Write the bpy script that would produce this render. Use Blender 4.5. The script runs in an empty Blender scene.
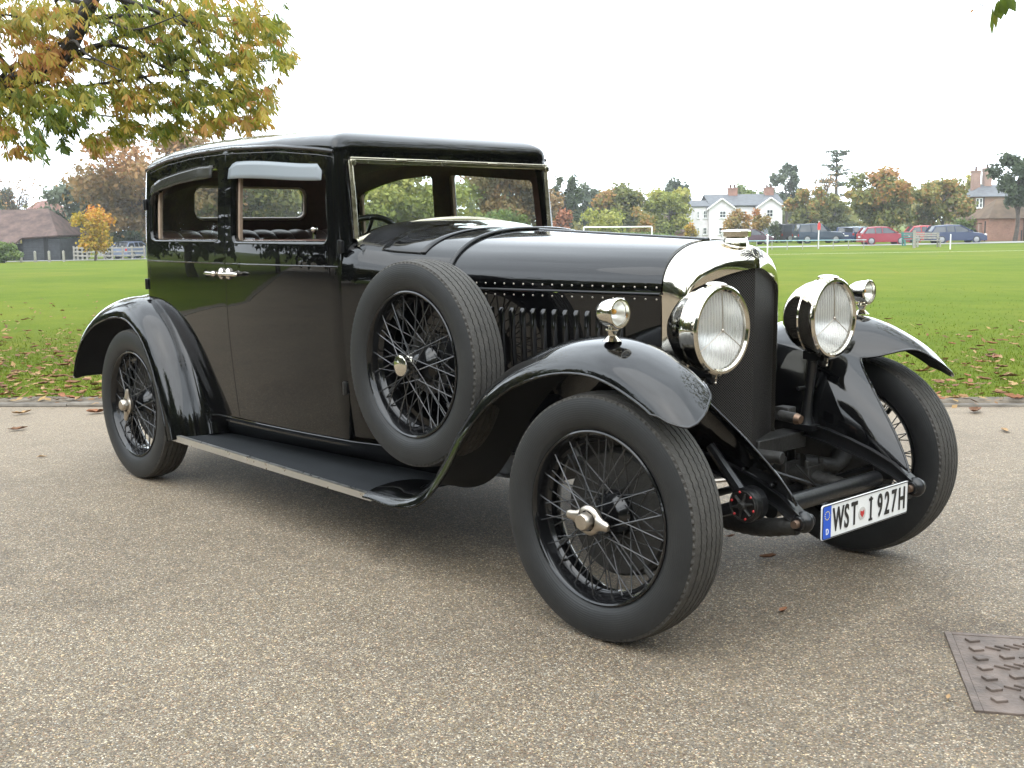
import bpy, bmesh, math, random
import numpy as np
from mathutils import Vector, Matrix
from mathutils.geometry import delaunay_2d_cdt

# ------------------------------------------------------------------ camera, sky, sun, exposure
sc = bpy.context.scene
COL = sc.collection
CAM = Vector((5.76008, -3.33792, 1.30495))
cF = Vector((-0.73282405, 0.66663374, -0.13626576))
cR = Vector((0.67381951, 0.73883844, -0.00922102))
cU = Vector((-0.09453134, 0.09857591, 0.9906294))
cam_data = bpy.data.cameras.new('camera')
cam = bpy.data.objects.new('camera', cam_data); COL.objects.link(cam)
cam.matrix_world = Matrix(((cR.x, cU.x, -cF.x, CAM.x), (cR.y, cU.y, -cF.y, CAM.y), (cR.z, cU.z, -cF.z, CAM.z), (0, 0, 0, 1)))
cam_data.sensor_width = 36.0
cam_data.lens = 1150.7 / 1024 * 36
cam_data.clip_start = 0.05
cam_data.clip_end = 3000
sc.camera = cam

SUN_EL, SUN_AZ = math.radians(52), math.radians(-70)      # azimuth in the ground plane, from +X
world = bpy.data.worlds.new('World'); sc.world = world
world.use_nodes = True
nt = world.node_tree; nt.nodes.clear()
wo = nt.nodes.new('ShaderNodeOutputWorld'); wb = nt.nodes.new('ShaderNodeBackground')
sky = nt.nodes.new('ShaderNodeTexSky'); sky.sky_type = 'NISHITA'; sky.sun_disc = False
sky.sun_elevation = SUN_EL; sky.sun_rotation = math.pi/2 - SUN_AZ
sky.air_density = 1.2; sky.dust_density = 4.0; sky.ozone_density = 1.0
tc = nt.nodes.new('ShaderNodeTexCoord')
cn = nt.nodes.new('ShaderNodeTexNoise'); cn.inputs['Scale'].default_value = 2.2; cn.inputs['Detail'].default_value = 6; cn.inputs['Roughness'].default_value = 0.55
cmap = nt.nodes.new('ShaderNodeMapping'); cmap.inputs['Scale'].default_value = (1, 1, 2.6)
nt.links.new(tc.outputs['Generated'], cmap.inputs['Vector']); nt.links.new(cmap.outputs['Vector'], cn.inputs['Vector'])
cr = nt.nodes.new('ShaderNodeMapRange')
cr.inputs['From Min'].default_value = 0.3; cr.inputs['From Max'].default_value = 0.7
cr.inputs['To Min'].default_value = 0.80; cr.inputs['To Max'].default_value = 1.15
nt.links.new(cn.outputs['Fac'], cr.inputs['Value'])
OVERCAST = (15.6, 17.0, 18.2)                                # cloud deck, times the strength below
cm = nt.nodes.new('ShaderNodeVectorMath'); cm.operation = 'SCALE'; cm.inputs[0].default_value = OVERCAST
nt.links.new(cr.outputs['Result'], cm.inputs['Scale'])
mx = nt.nodes.new('ShaderNodeMix'); mx.data_type = 'RGBA'; mx.inputs['Factor'].default_value = 0.90
nt.links.new(sky.outputs['Color'], mx.inputs['A']); nt.links.new(cm.outputs['Vector'], mx.inputs['B'])
nt.links.new(mx.outputs['Result'], wb.inputs['Color'])
wb.inputs['Strength'].default_value = 0.15
nt.links.new(wb.outputs['Background'], wo.inputs['Surface'])

sl = bpy.data.lights.new('sun', 'SUN'); sl.energy = 0.9; sl.angle = math.radians(75); sl.color = (1.0, 0.96, 0.9)
so = bpy.data.objects.new('sun', sl); COL.objects.link(so)
sd = Vector((math.cos(SUN_EL)*math.cos(SUN_AZ), math.cos(SUN_EL)*math.sin(SUN_AZ), math.sin(SUN_EL)))
so.rotation_euler = sd.to_track_quat('Z', 'Y').to_euler(); so.location = (0, 0, 30)

sc.view_settings.view_transform = 'Standard'; sc.view_settings.look = 'None'
sc.view_settings.exposure = 0.62; sc.view_settings.gamma = 1.0; sc.view_settings.use_curve_mapping = False
sc.render.engine = 'CYCLES'
sc.cycles.max_bounces = 10; sc.cycles.transparent_max_bounces = 24; sc.cycles.caustics_reflective = False; sc.cycles.caustics_refractive = False
sc.cycles.use_denoising = True
sc.cycles.sample_clamp_indirect = 6.0

# ------------------------------------------------------------------ frame of the site: u to the right, v away from the photographer
Rh = Vector((cR.x, cR.y, 0)).normalized(); Fh = Vector((cF.x, cF.y, 0)).normalized()
def UV(u, v, z=0.0):
    p = Vector((CAM.x, CAM.y, 0)) + Rh*u + Fh*v; p.z = z; return p
def to_uv(p):
    d = Vector((p[0]-CAM.x, p[1]-CAM.y, 0)); return d.dot(Rh), d.dot(Fh)
HEAD_U = math.atan2(Rh.y, Rh.x)                          # heading of the u axis
def gz(u, v):                                            # lie of the green: it falls gently away, more to the left
    if v < 10: return 0.02
    vv = min(v, 150.0); uu = max(-70.0, min(60.0, u))
    return 0.02 - (vv-10)/80*(0.75-0.0095*uu)
def px_u(px, v): return (px-512)/1150.7*v

# ------------------------------------------------------------------ helpers
def tag(o, label=None, cat=None, group=None, kind=None):
    if label: o['label'] = label
    if cat: o['category'] = cat
    if group: o['group'] = group
    if kind: o['kind'] = kind
    return o
def empty(name, loc=(0, 0, 0), rz=0.0, parent=None):
    o = bpy.data.objects.new(name, None); COL.objects.link(o)
    o.empty_display_size = 0.2
    o.location = loc; o.rotation_euler = (0, 0, rz)
    if parent: o.parent = parent
    return o
def copy_tree(o, parent=None):
    c = o.copy(); COL.objects.link(c)
    if parent: c.parent = parent
    for ch in list(o.children): copy_tree(ch, c)
    return c
def smoothstep(a, b, x):
    t = max(0.0, min(1.0, (x-a)/(b-a))); return t*t*(3-2*t)
def interp(x, xs, ys): return float(np.interp(x, xs, ys))
def spline(pts, n):
    """Catmull-Rom through pts, resampled to n points evenly by length"""
    P = [np.array(p, float) for p in pts]; Q = [2*P[0]-P[1]] + P + [2*P[-1]-P[-2]]
    out = []
    for i in range(1, len(Q)-2):
        for k in range(16):
            t = k/16
            a, b, c, d = Q[i-1], Q[i], Q[i+1], Q[i+2]
            out.append(0.5*((2*b)+(-a+c)*t+(2*a-5*b+4*c-d)*t*t+(-a+3*b-3*c+d)*t**3))
    out.append(P[-1]); out = np.array(out)
    L = np.concatenate([[0], np.cumsum(np.linalg.norm(np.diff(out, axis=0), axis=1))])
    s = np.linspace(0, L[-1], n)
    return np.stack([np.interp(s, L, out[:, k]) for k in range(out.shape[1])], 1)

class MB:
    def __init__(self): self.v = []; self.f = []; self.m = []
    def add(self, vs, fs, mi=0):
        b = len(self.v); self.v += [tuple(map(float, p)) for p in vs]
        self.f += [tuple(i+b for i in f) for f in fs]; self.m += [mi]*len(fs); return self
    def box(self, c, s, rz=0.0, mi=0, M=None):
        x, y, z = s[0]/2, s[1]/2, s[2]/2
        vs = [Vector((a*x, b*y, d*z)) for a in (-1, 1) for b in (-1, 1) for d in (-1, 1)]
        R = M if M is not None else Matrix.Rotation(rz, 3, 'Z')
        vs = [R @ p + Vector(c) for p in vs]
        return self.add(vs, [(0, 1, 3, 2), (4, 6, 7, 5), (0, 4, 5, 1), (2, 3, 7, 6), (0, 2, 6, 4), (1, 5, 7, 3)], mi)
    def tube(self, pts, r, n=8, cap=True, closed=False, mi=0):
        P = [Vector(p) for p in pts]; N = len(P)
        rs = list(r) if hasattr(r, '__len__') else [r]*N
        vs = []; prev = None
        for i in range(N):
            if closed: t = (P[(i+1) % N]-P[i-1])
            else: t = P[min(i+1, N-1)]-P[max(i-1, 0)]
            t = t.normalized() if t.length > 1e-9 else Vector((0, 0, 1))
            if prev is None:
                a = Vector((0, 0, 1)) if abs(t.z) < 0.9 else Vector((1, 0, 0))
                x = t.cross(a).normalized()
            else:
                x = prev-t*prev.dot(t); x = x.normalized() if x.length > 1e-6 else t.orthogonal().normalized()
            prev = x; y = t.cross(x)
            for k in range(n):
                a = 2*math.pi*k/n; vs.append(P[i]+(x*math.cos(a)+y*math.sin(a))*rs[i])
        fs = []
        for i in range(N if closed else N-1):
            j = (i+1) % N
            for k in range(n):
                l = (k+1) % n; fs.append((i*n+k, i*n+l, j*n+l, j*n+k))
        if cap and not closed:
            fs.append(tuple(range(n-1, -1, -1))); fs.append(tuple((N-1)*n+k for k in range(n)))
        return self.add(vs, fs, mi)
    def lathe(self, prof, o, axis, n=48, mi=0, rfn=None, closed=False, hfn=None):
        """prof: (along axis, radius)"""
        ax = Vector(axis).normalized(); a = Vector((0, 0, 1)) if abs(ax.z) < 0.9 else Vector((1, 0, 0))
        x = (a-ax*a.dot(ax)).normalized(); y = ax.cross(x); o = Vector(o)
        vs = []; idx = []
        for i, (h, r) in enumerate(prof):
            if r < 1e-6: idx.append([len(vs)]*n); vs.append(o+ax*h); continue
            row = []
            for k in range(n):
                rr = r if rfn is None else rfn(i, k, r)
                t = 2*math.pi*k/n; row.append(len(vs)); vs.append(o+ax*(h if hfn is None else hfn(i, k, h))+(x*math.cos(t)+y*math.sin(t))*rr)
            idx.append(row)
        fs = []; L = len(prof)
        for i in range(L if closed else L-1):
            j = (i+1) % L
            for k in range(n):
                l = (k+1) % n
                q = [idx[i][k], idx[i][l], idx[j][l], idx[j][k]]
                w = []
                for e in q:
                    if e not in w: w.append(e)
                if len(w) > 2: fs.append(tuple(w))
        return self.add(vs, fs, mi)
    def ball(self, c, r, n=16, m=10, mi=0):
        r = r if hasattr(r, '__len__') else (r, r, r)
        vs = [(c[0], c[1], c[2]+r[2])]
        for i in range(1, m):
            a = math.pi*i/m
            for k in range(n):
                b = 2*math.pi*k/n; vs.append((c[0]+r[0]*math.sin(a)*math.cos(b), c[1]+r[1]*math.sin(a)*math.sin(b), c[2]+r[2]*math.cos(a)))
        vs.append((c[0], c[1], c[2]-r[2])); e = len(vs)-1; fs = []
        for k in range(n):
            l = (k+1) % n; fs.append((0, 1+k, 1+l)); fs.append((e, e-n+l, e-n+k))
        for i in range(m-2):
            for k in range(n):
                l = (k+1) % n; fs.append((1+i*n+k, 1+(i+1)*n+k, 1+(i+1)*n+l, 1+i*n+l))
        return self.add(vs, fs, mi)
    def grid(self, rows, mi=0, closed_u=False, flip=False):
        nu, nv = len(rows), len(rows[0]); vs = [p for r in rows for p in r]; fs = []
        for i in range(nu if closed_u else nu-1):
            j = (i+1) % nu
            for k in range(nv-1):
                q = (i*nv+k, j*nv+k, j*nv+k+1, i*nv+k+1); fs.append(q[::-1] if flip else q)
        return self.add(vs, fs, mi)
    def prism(self, poly, d0, d1, frame=None, mi=0):
        """poly: list of (a,b); extruded along third axis d0..d1; frame(a,b,d)->point"""
        fr = frame or (lambda a, b, d: (a, d, b)); n = len(poly)
        vs = [fr(a, b, d0) for a, b in poly]+[fr(a, b, d1) for a, b in poly]
        fs = [tuple(range(n-1, -1, -1)), tuple(range(n, 2*n))]+[(i, (i+1) % n, n+(i+1) % n, n+i) for i in range(n)]
        return self.add(vs, fs, mi)
    def build(self, name, mats, parent=None, smooth=40, bevel=0.0, solid=0.0, merge=0.0, fixn=True, off=-1.0, sub=0):
        me = bpy.data.meshes.new(name); me.from_pydata(self.v, [], self.f)
        mats = mats if isinstance(mats, (list, tuple)) else [mats]
        for m in mats: me.materials.append(m)
        if len(mats) > 1: me.polygons.foreach_set('material_index', self.m)
        if fixn or merge:
            bm = bmesh.new(); bm.from_mesh(me)
            if merge: bmesh.ops.remove_doubles(bm, verts=bm.verts, dist=merge)
            if fixn: bmesh.ops.recalc_face_normals(bm, faces=bm.faces)
            bm.to_mesh(me); bm.free()
        if smooth is not None:
            me.shade_smooth(); me.set_sharp_from_angle(angle=math.radians(smooth))
        o = bpy.data.objects.new(name, me); COL.objects.link(o)
        if parent is not None:
            o.parent = parent
            if parent.get('_world'): o.matrix_parent_inverse = Matrix.Translation(-Vector(parent['_world']))
        if solid: m = o.modifiers.new('thickness', 'SOLIDIFY'); m.thickness = solid; m.offset = off
        if bevel: m = o.modifiers.new('bevel', 'BEVEL'); m.width = bevel; m.segments = 2; m.limit_method = 'ANGLE'; m.angle_limit = math.radians(45)
        if sub: m = o.modifiers.new('sub', 'SUBSURF'); m.levels = sub; m.render_levels = sub
        return o

# ------------------------------------------------------------------ materials
def newmat(name):
    m = bpy.data.materials.new(name); m.use_nodes = True; t = m.node_tree
    return m, t, t.nodes['Principled BSDF']
def node(t, typ, **kw):
    n = t.nodes.new(typ)
    for k, v in kw.items():
        if k in n.inputs: n.inputs[k].default_value = v
        else: setattr(n, k, v)
    return n
K = 0.80                                                     # ground and leaf colours against so bright a sky
def dim(stops, k=K, w=(1.05, 1.0, 0.93)): return [(p, tuple(a*k*b for a, b in zip(c, w))) for p, c in stops]
def ramp(t, fac, stops, interp='LINEAR'):
    r = t.nodes.new('ShaderNodeValToRGB'); r.color_ramp.interpolation = interp
    e = r.color_ramp.elements
    while len(e) < len(stops): e.new(0.5)
    for i, (p, c) in enumerate(stops): e[i].position = p; e[i].color = (*c, 1) if len(c) == 3 else c
    t.links.new(fac, r.inputs['Fac']); return r
def pmat(name, base, rough=0.5, metal=0.0, coat=0.0, var=0.0, vscale=8.0, bump=0.0, bscale=60.0, spec=0.5, rvar=0.0, coords='Object', coat_rough=0.03, **kw):
    m, t, b = newmat(name)
    b.inputs['Base Color'].default_value = (*base, 1); b.inputs['Roughness'].default_value = rough
    b.inputs['Metallic'].default_value = metal; b.inputs['Coat Weight'].default_value = coat; b.inputs['Coat Roughness'].default_value = coat_rough
    b.inputs['Specular IOR Level'].default_value = spec
    co = t.nodes.new('ShaderNodeTexCoord')
    if var or rvar:
        n = node(t, 'ShaderNodeTexNoise', Scale=vscale, Detail=5.0, Roughness=0.6); t.links.new(co.outputs[coords], n.inputs['Vector'])
        if var:
            r = ramp(t, n.outputs['Fac'], [(0.3, tuple(c*(1-var) for c in base)), (0.7, tuple(min(1, c*(1+var)) for c in base))]); t.links.new(r.outputs['Color'], b.inputs['Base Color'])
        if rvar:
            mr = node(t, 'ShaderNodeMapRange'); mr.inputs['To Min'].default_value = max(0, rough-rvar); mr.inputs['To Max'].default_value = rough+rvar
            mr.inputs['From Min'].default_value = .3; mr.inputs['From Max'].default_value = .7
            t.links.new(n.outputs['Fac'], mr.inputs['Value']); t.links.new(mr.outputs['Result'], b.inputs['Roughness'])
    if bump:
        n2 = node(t, 'ShaderNodeTexNoise', Scale=bscale, Detail=4.0); t.links.new(co.outputs[coords], n2.inputs['Vector'])
        bp = node(t, 'ShaderNodeBump', Strength=bump, Distance=0.01); t.links.new(n2.outputs['Fac'], bp.inputs['Height']); t.links.new(bp.outputs['Normal'], b.inputs['Normal'])
    return m
def glassmat(name, tint=(0.9, 0.93, 0.92), refl=(1, 1, 1), ior=1.5, rough=0.0, add=0.0):
    m = bpy.data.materials.new(name); m.use_nodes = True; t = m.node_tree; t.nodes.clear()
    o = t.nodes.new('ShaderNodeOutputMaterial'); tr = node(t, 'ShaderNodeBsdfTransparent'); tr.inputs['Color'].default_value = (*tint, 1)
    g = node(t, 'ShaderNodeBsdfGlossy'); g.inputs['Color'].default_value = (*refl, 1); g.inputs['Roughness'].default_value = rough
    fr = node(t, 'ShaderNodeFresnel'); ge = t.nodes.new('ShaderNodeNewGeometry'); im = node(t, 'ShaderNodeMapRange'); im.inputs['To Min'].default_value = ior; im.inputs['To Max'].default_value = 1/ior
    t.links.new(ge.outputs['Backfacing'], im.inputs['Value']); t.links.new(im.outputs['Result'], fr.inputs['IOR']); mix = t.nodes.new('ShaderNodeMixShader')
    if add:
        ad = node(t, 'ShaderNodeMath', operation='ADD'); ad.inputs[1].default_value = add; t.links.new(fr.outputs[0], ad.inputs[0]); t.links.new(ad.outputs[0], mix.inputs[0])
    else: t.links.new(fr.outputs[0], mix.inputs[0])
    t.links.new(tr.outputs[0], mix.inputs[1]); t.links.new(g.outputs[0], mix.inputs[2]); t.links.new(mix.outputs[0], o.inputs['Surface'])
    return m
def wavy(m, scale, strength, dist=0.002):
    """very slight waviness, as in real coachwork"""
    t = m.node_tree; b = t.nodes['Principled BSDF']
    co = t.nodes.new('ShaderNodeTexCoord'); n = node(t, 'ShaderNodeTexNoise', Scale=scale, Detail=1.0); t.links.new(co.outputs['Object'], n.inputs['Vector'])
    bp = node(t, 'ShaderNodeBump', Strength=strength, Distance=dist); t.links.new(n.outputs['Fac'], bp.inputs['Height'])
    t.links.new(bp.outputs['Normal'], b.inputs['Normal']); t.links.new(bp.outputs['Normal'], b.inputs['Coat Normal'])
    return m
PAINT = wavy(pmat('black_coachwork', (0.0014, 0.0014, 0.0016), 0.2, coat=1.0, spec=0.05, coat_rough=0.012), 2.2, 0.10, 0.008)
PAINT.node_tree.nodes['Principled BSDF'].inputs['Coat IOR'].default_value = 1.5
SATIN = pmat('black_chassis_paint', (0.006, 0.006, 0.0065), 0.28, var=0.3, vscale=20, bump=0.1, bscale=60)
NICKEL = pmat('nickel', (0.66, 0.62, 0.54), 0.08, metal=1.0, rvar=0.04, vscale=14)
NICKEL_DULL = pmat('worn_nickel', (0.46, 0.41, 0.35), 0.34, metal=1.0, rvar=0.08, vscale=30, var=0.12)
ALU = pmat('aluminium_strip', (0.62, 0.61, 0.58), 0.34, metal=1.0, rvar=0.1, vscale=30)
COPPER = pmat('copper_cap', (0.24, 0.165, 0.12), 0.5, metal=1.0)
IRON = pmat('oily_iron', (0.018, 0.017, 0.015), 0.5, var=0.5, vscale=25, bump=0.3, bscale=80)
MATTING = pmat('black_rubber_matting', (0.014, 0.016, 0.018), 0.6, spec=0.3, bump=0.2, bscale=240, var=0.15, vscale=10)
LEATHER = pmat('brown_leather', (0.070, 0.042, 0.034), 0.36, var=0.2, vscale=20, bump=0.2, bscale=90)
TRIM = pmat('dark_brown_trim', (0.085, 0.040, 0.030), 0.6, var=0.2, vscale=30)
WOODSTRIP = pmat('beige_channel', (0.36, 0.27, 0.20), 0.5, var=0.15, vscale=40)
LINING = pmat('headlining', (0.16, 0.13, 0.10), 0.9)
GLASS = glassmat('window_glass', (0.93, 0.95, 0.93))
SCREEN = glassmat('windscreen_glass', (0.86, 0.89, 0.86), add=0.01)
LENS = glassmat('lens_glass', (0.96, 0.97, 0.96), add=0.02)
VISOR = pmat('visor_sky_tone', (0.22, 0.245, 0.262), 0.22, spec=0.3)  # sky reflection on the deflector glass, put into the pale base colour
FRAMEN = pmat('brassy_screen_frame', (0.40, 0.37, 0.28), 0.22, metal=1.0, rvar=0.08, vscale=30)
WHITE = pmat('white_enamel', (0.8, 0.8, 0.78), 0.3)
BLACKM = pmat('black_letter', (0.01, 0.01, 0.01), 0.4)
BLUE = pmat('blue_band', (0.01, 0.09, 0.55), 0.35)
RED = pmat('red_enamel', (0.5, 0.03, 0.03), 0.4)
AMBER = pmat('amber_bulb', (0.9, 0.42, 0.06), 0.3)
DARK = pmat('dark_void', (0.006, 0.006, 0.006), 0.9)
# ================================================================== THE CAR (X forward, its right flank at -Y)
car = empty('vintage_car', (1.67, 0, 0)); car['_world'] = (1.67, 0.0, 0.0)
tag(car, 'gleaming black vintage saloon car with nickel radiator, wire wheels and side-mounted spare wheel', 'car')
WB, TR, WR, HW = 3.338, 0.724, 0.3957, 0.0807

# ---------- cabin shell: plan outline by arc length, mapped panels with exact normals
def plan_half():
    pts = [(1.752, 0.0), (1.751, 0.2), (1.749, 0.4), (1.746, 0.56), (1.742, 0.595), (1.735, 0.616), (1.722, 0.630), (1.700, 0.636)]
    xs = [1.700, 1.4, 1.1, 0.85, 0.6, 0.3, 0.03]; ys = [0.636, 0.664, 0.680, 0.685, 0.687, 0.684, 0.675]
    side = spline(list(zip(xs, ys)), 60)
    pts = [tuple(p) for p in spline(pts, 60)] + [tuple(p) for p in side[1:]]
    for k in range(1, 19):
        a = math.pi/2*k/18; pts.append((0.03-0.14*math.sin(a), 0.535+0.14*math.cos(a)))
    for y in np.linspace(0.50, 0, 16): pts.append((-0.11-0.025*(1-(y/0.535)**2), y))
    return np.array(pts)
PLAN = plan_half()
PL = np.concatenate([[0], np.cumsum(np.linalg.norm(np.diff(PLAN, axis=0), axis=1))]); SMAX = PL[-1]
_fine = np.linspace(0, SMAX, 800); _fx = np.interp(_fine, PL, PLAN[:, 0]); _fy = np.interp(_fine, PL, PLAN[:, 1])
_k = np.ones(15)/15
def _sm(a): p = np.concatenate([2*a[0]-a[7:0:-1], a, 2*a[-1]-a[-2:-9:-1]]); return np.convolve(p, _k, 'valid')
_fx, _fy = _sm(_fx), _sm(_fy); _fy[0] = 0; _fy[-1] = 0
_tx, _ty = np.gradient(_fx), np.gradient(_fy); _l = np.hypot(_tx, _ty); _nx, _ny = -_ty/_l, _tx/_l   # make outward below
_sgn = np.sign(_ny[400]); _nx *= _sgn; _ny *= _sgn
_nx, _ny = _sm(_nx), _sm(_ny)
def s_of_x(x):                                            # arc length on the flank
    m = (_fine > 0.55) & (_fine < SMAX-0.5); return float(np.interp(-x, -_fx[m], _fine[m]))
def s_front(y): m = _fine < 0.6; return float(np.interp(y, _fy[m], _fine[m]))
def s_back(y): m = _fine > SMAX-0.62; return float(np.interp(-y, -_fy[m], _fine[m]))
def inset(z): return 0.045*max(0, min(1, (0.95-z)/0.55))**1.5 + 0.022*max(0, min(1.3, (z-1.1)/0.5))**2
def S(s, z):
    x, y = np.interp(s, _fine, _fx), np.interp(s, _fine, _fy); nx, ny = np.interp(s, _fine, _nx), np.interp(s, _fine, _ny)
    i = inset(z); rk = 0.09*max(0.0, z-1.24)*smoothstep(1.2, 1.74, x)      # the screen and its pillars lean back a little
    return Vector((x-nx*i-rk, y-ny*i, z))
def SN(s, z):
    nx, ny = np.interp(s, _fine, _nx), np.interp(s, _fine, _ny)
    di = (inset(z+0.004)-inset(z-0.004))/0.008
    return Vector((nx, ny, di)).normalized()
def zg(s):                                                # gutter height
    x = float(np.interp(s, _fine, _fx)); return interp(x, [-0.14, -0.08, 0.03, 0.25, 0.55, 0.87, 1.3, 1.6, 1.72, 1.78], [1.585, 1.585, 1.608, 1.642, 1.662, 1.667, 1.655, 1.630, 1.615, 1.613])
def rrect(x0, x1, z0, z1, r, n=7, top=None):
    out = []
    for cx, cz, a0 in ((x1-r, z0+r, -90), (x1-r, z1-r, 0), (x0+r, z1-r, 90), (x0+r, z0+r, 180)):
        for k in range(n+1):
            a = math.radians(a0+90*k/n); out.append((cx+r*math.cos(a), cz+r*math.sin(a)))
    if top: out = [(x, z if z < (z0+z1)/2 else z-top(x)) for x, z in out]
    return out
def densify(loop, d):
    out = []
    for i, a in enumerate(loop):
        b = loop[(i+1) % len(loop)]; n = max(1, int(math.hypot(b[0]-a[0], b[1]-a[1])/d+0.5))
        for k in range(n): t = k/n; out.append((a[0]+(b[0]-a[0])*t, a[1]+(b[1]-a[1])*t))
    return out
def inside(p, loop):
    c = False; j = len(loop)-1
    for i in range(len(loop)):
        xi, yi = loop[i]; xj, yj = loop[j]
        if (yi > p[1]) != (yj > p[1]) and p[0] < (xj-xi)*(p[1]-yi)/(yj-yi)+xi: c = not c
        j = i
    return c
def offset_loop(loop, d):
    n = len(loop); A = sum(loop[i][0]*loop[(i+1) % n][1]-loop[(i+1) % n][0]*loop[i][1] for i in range(n)); sg = 1 if A > 0 else -1
    out = []
    for i in range(n):
        a, b = loop[i-1], loop[(i+1) % n]; t = (b[0]-a[0], b[1]-a[1]); l = math.hypot(*t) or 1
        out.append((loop[i][0]+sg*t[1]/l*d, loop[i][1]-sg*t[0]/l*d))
    return out
def area(loop): n = len(loop); return 0.5*sum(loop[i][0]*loop[(i+1) % n][1]-loop[(i+1) % n][0]*loop[i][1] for i in range(n))
def panel(name, outer, holes, mat, side, parent, fn=S, fnn=SN, d=0.035, lip=0.008, depth=0.028, hole_lip=0.016, hole_depth=0.035, inner=0.0, skip=None, edges=True):
    """sheet over (s,z) bounded by outer, pierced by holes, each edge rolled over and returned inwards"""
    outer = densify(outer, d); outer = outer if area(outer) > 0 else outer[::-1]
    hs = [densify(h, d*0.6) for h in holes]; hs = [h if area(h) < 0 else h[::-1] for h in hs]
    pts = []; edg = []
    for L in [outer]+hs:
        b = len(pts); pts += [Vector(p) for p in L]; edg += [(b+i, b+(i+1) % len(L)) for i in range(len(L))]
    xs = [p[0] for p in outer]; zs = [p[1] for p in outer]
    near = np.array([(p.x, p.y) for p in pts])
    for x in np.arange(min(xs)+d/2, max(xs), d):
        for z in np.arange(min(zs)+d/2, max(zs), d):
            if not inside((x, z), outer) or any(inside((x, z), h) for h in hs): continue
            if ((near-np.array((x, z)))**2).sum(1).min() < (d*0.45)**2: continue
            pts.append(Vector((x, z)))
    v2, _, f2, _, _, _ = delaunay_2d_cdt(pts, edg, [], 0, 1e-6)
    faces = []
    for f in f2:
        c = sum((v2[i] for i in f), Vector((0, 0)))/len(f)
        if inside(c, outer) and not any(inside(c, h) for h in hs): faces.append(tuple(f))
    sy = -1 if side == 'R' else 1
    V = []; N = []; F = []
    for p in v2:
        q = fn(p.x, p.y); n = fnn(p.x, p.y); q = q-n*inner
        V.append((q.x, q.y*sy, q.z)); N.append((n.x, n.y*sy, n.z))
    for f in faces: F.append(f)
    if edges:
        for li, L in enumerate([outer]+hs):
            r, dp = (lip, depth) if li == 0 else (hole_lip, hole_depth)
            nL = len(L); rows = []
            for k in range(6):
                a = math.pi/2*min(k, 4)/4; row = []
                o = offset_loop(L, (1 if li == 0 else -1)*0.0)   # base
                for i in range(nL):
                    a0, b0 = L[i-1], L[(i+1) % nL]; t = (b0[0]-a0[0], b0[1]-a0[1]); l = math.hypot(*t) or 1
                    n2 = (t[1]/l, -t[0]/l)                # away from the sheet
                    p = L[i]; q = fn(*p); n = fnn(*p)
                    e = fn(p[0]+n2[0]*0.002, p[1]+n2[1]*0.002)-q; e = e.normalized() if e.length > 1e-9 else Vector((0, 0, 1))
                    q = q-n*inner+e*(r*math.sin(a))-n*(r*(1-math.cos(a))+(dp if k == 5 else 0))
                    nn = n*math.cos(a)+e*math.sin(a)
                    row.append(len(V)); V.append((q.x, q.y*sy, q.z)); N.append((nn.x, nn.y*sy, nn.z))
                rows.append(row)
            for k in range(5):
                for i in range(nL):
                    j = (i+1) % nL; F.append((rows[k][i], rows[k+1][i], rows[k+1][j], rows[k][j]))
    me = bpy.data.meshes.new(name); me.from_pydata(V, [], F)
    fl = []
    for p in me.polygons:                                # wind every face along its analytic normal
        n = Vector((0, 0, 0))
        for i in p.vertices: n += Vector(N[i])
        fl.append(p.normal.dot(n) < 0)
    bad = [i for i, b in enumerate(fl) if b]
    if bad:
        F2 = [tuple(reversed(f)) if b else tuple(f) for f, b in zip(F, fl)]
        me = bpy.data.meshes.new(name); me.from_pydata(V, [], F2)
    me.shade_smooth(); me.normals_split_custom_set_from_vertices(N)
    me.materials.append(mat)
    o = bpy.data.objects.new(name, me); COL.objects.link(o); o.parent = parent
    if parent.get('_world'): o.matrix_parent_inverse = Matrix.Translation(-Vector(parent['_world']))
    return o

SILL = 0.395
def win_front():
    x0, x1, z0, z1 = s_of_x(1.662), s_of_x(0.912), 1.232, 1.598
    return rrect(x0, x1, z0, z1, 0.045, top=lambda s: 0.052*smoothstep(s_of_x(1.1), s_of_x(1.67), s) if True else 0)
def win_rear():
    x0, x1 = s_of_x(0.80), s_of_x(0.045)
    lo = [(x0, 1.24+0.03), (x0+0.01, 1.243), (x0+0.04, 1.238), (x1-0.06, 1.238), (x1-0.02, 1.25), (x1, 1.285)]
    hi = [(x1-0.005, 1.44), (x1-0.03, 1.49), (x1-0.09, 1.525), (x1-0.25, 1.562), (x1-0.45, 1.59), (x0+0.06, 1.602), (x0+0.02, 1.595), (x0, 1.565)]
    return lo+hi
ARCH = [(0.03, 0.955), (0.18, 0.895), (0.31, 0.80), (0.42, 0.67), (0.50, 0.53), (0.565, SILL)]
def door_front_loop(g=0.0):
    a, b = s_of_x(1.716+g*0.8), s_of_x(0.862-g)
    top = [(s, zg(s)-0.022+g) for s in np.linspace(b, a, 20)]
    return [(a, SILL-g), (b, SILL-g)]+top
def door_rear_loop(g=0.0):
    a, b = s_of_x(0.854+g), s_of_x(0.012)+g
    top = [(s, zg(s)-0.022+g) for s in np.linspace(b, a, 20)]
    top[0] = (b, zg(b)-0.06); 
    arch = [(s_of_x(x), z) for x, z in ARCH[::-1]]
    if g: arch = [(s+0.006, z-0.006) for s, z in arch]
    arch[-1] = (b, arch[-1][1])
    return [(a, SILL-g)]+arch+top
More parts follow.
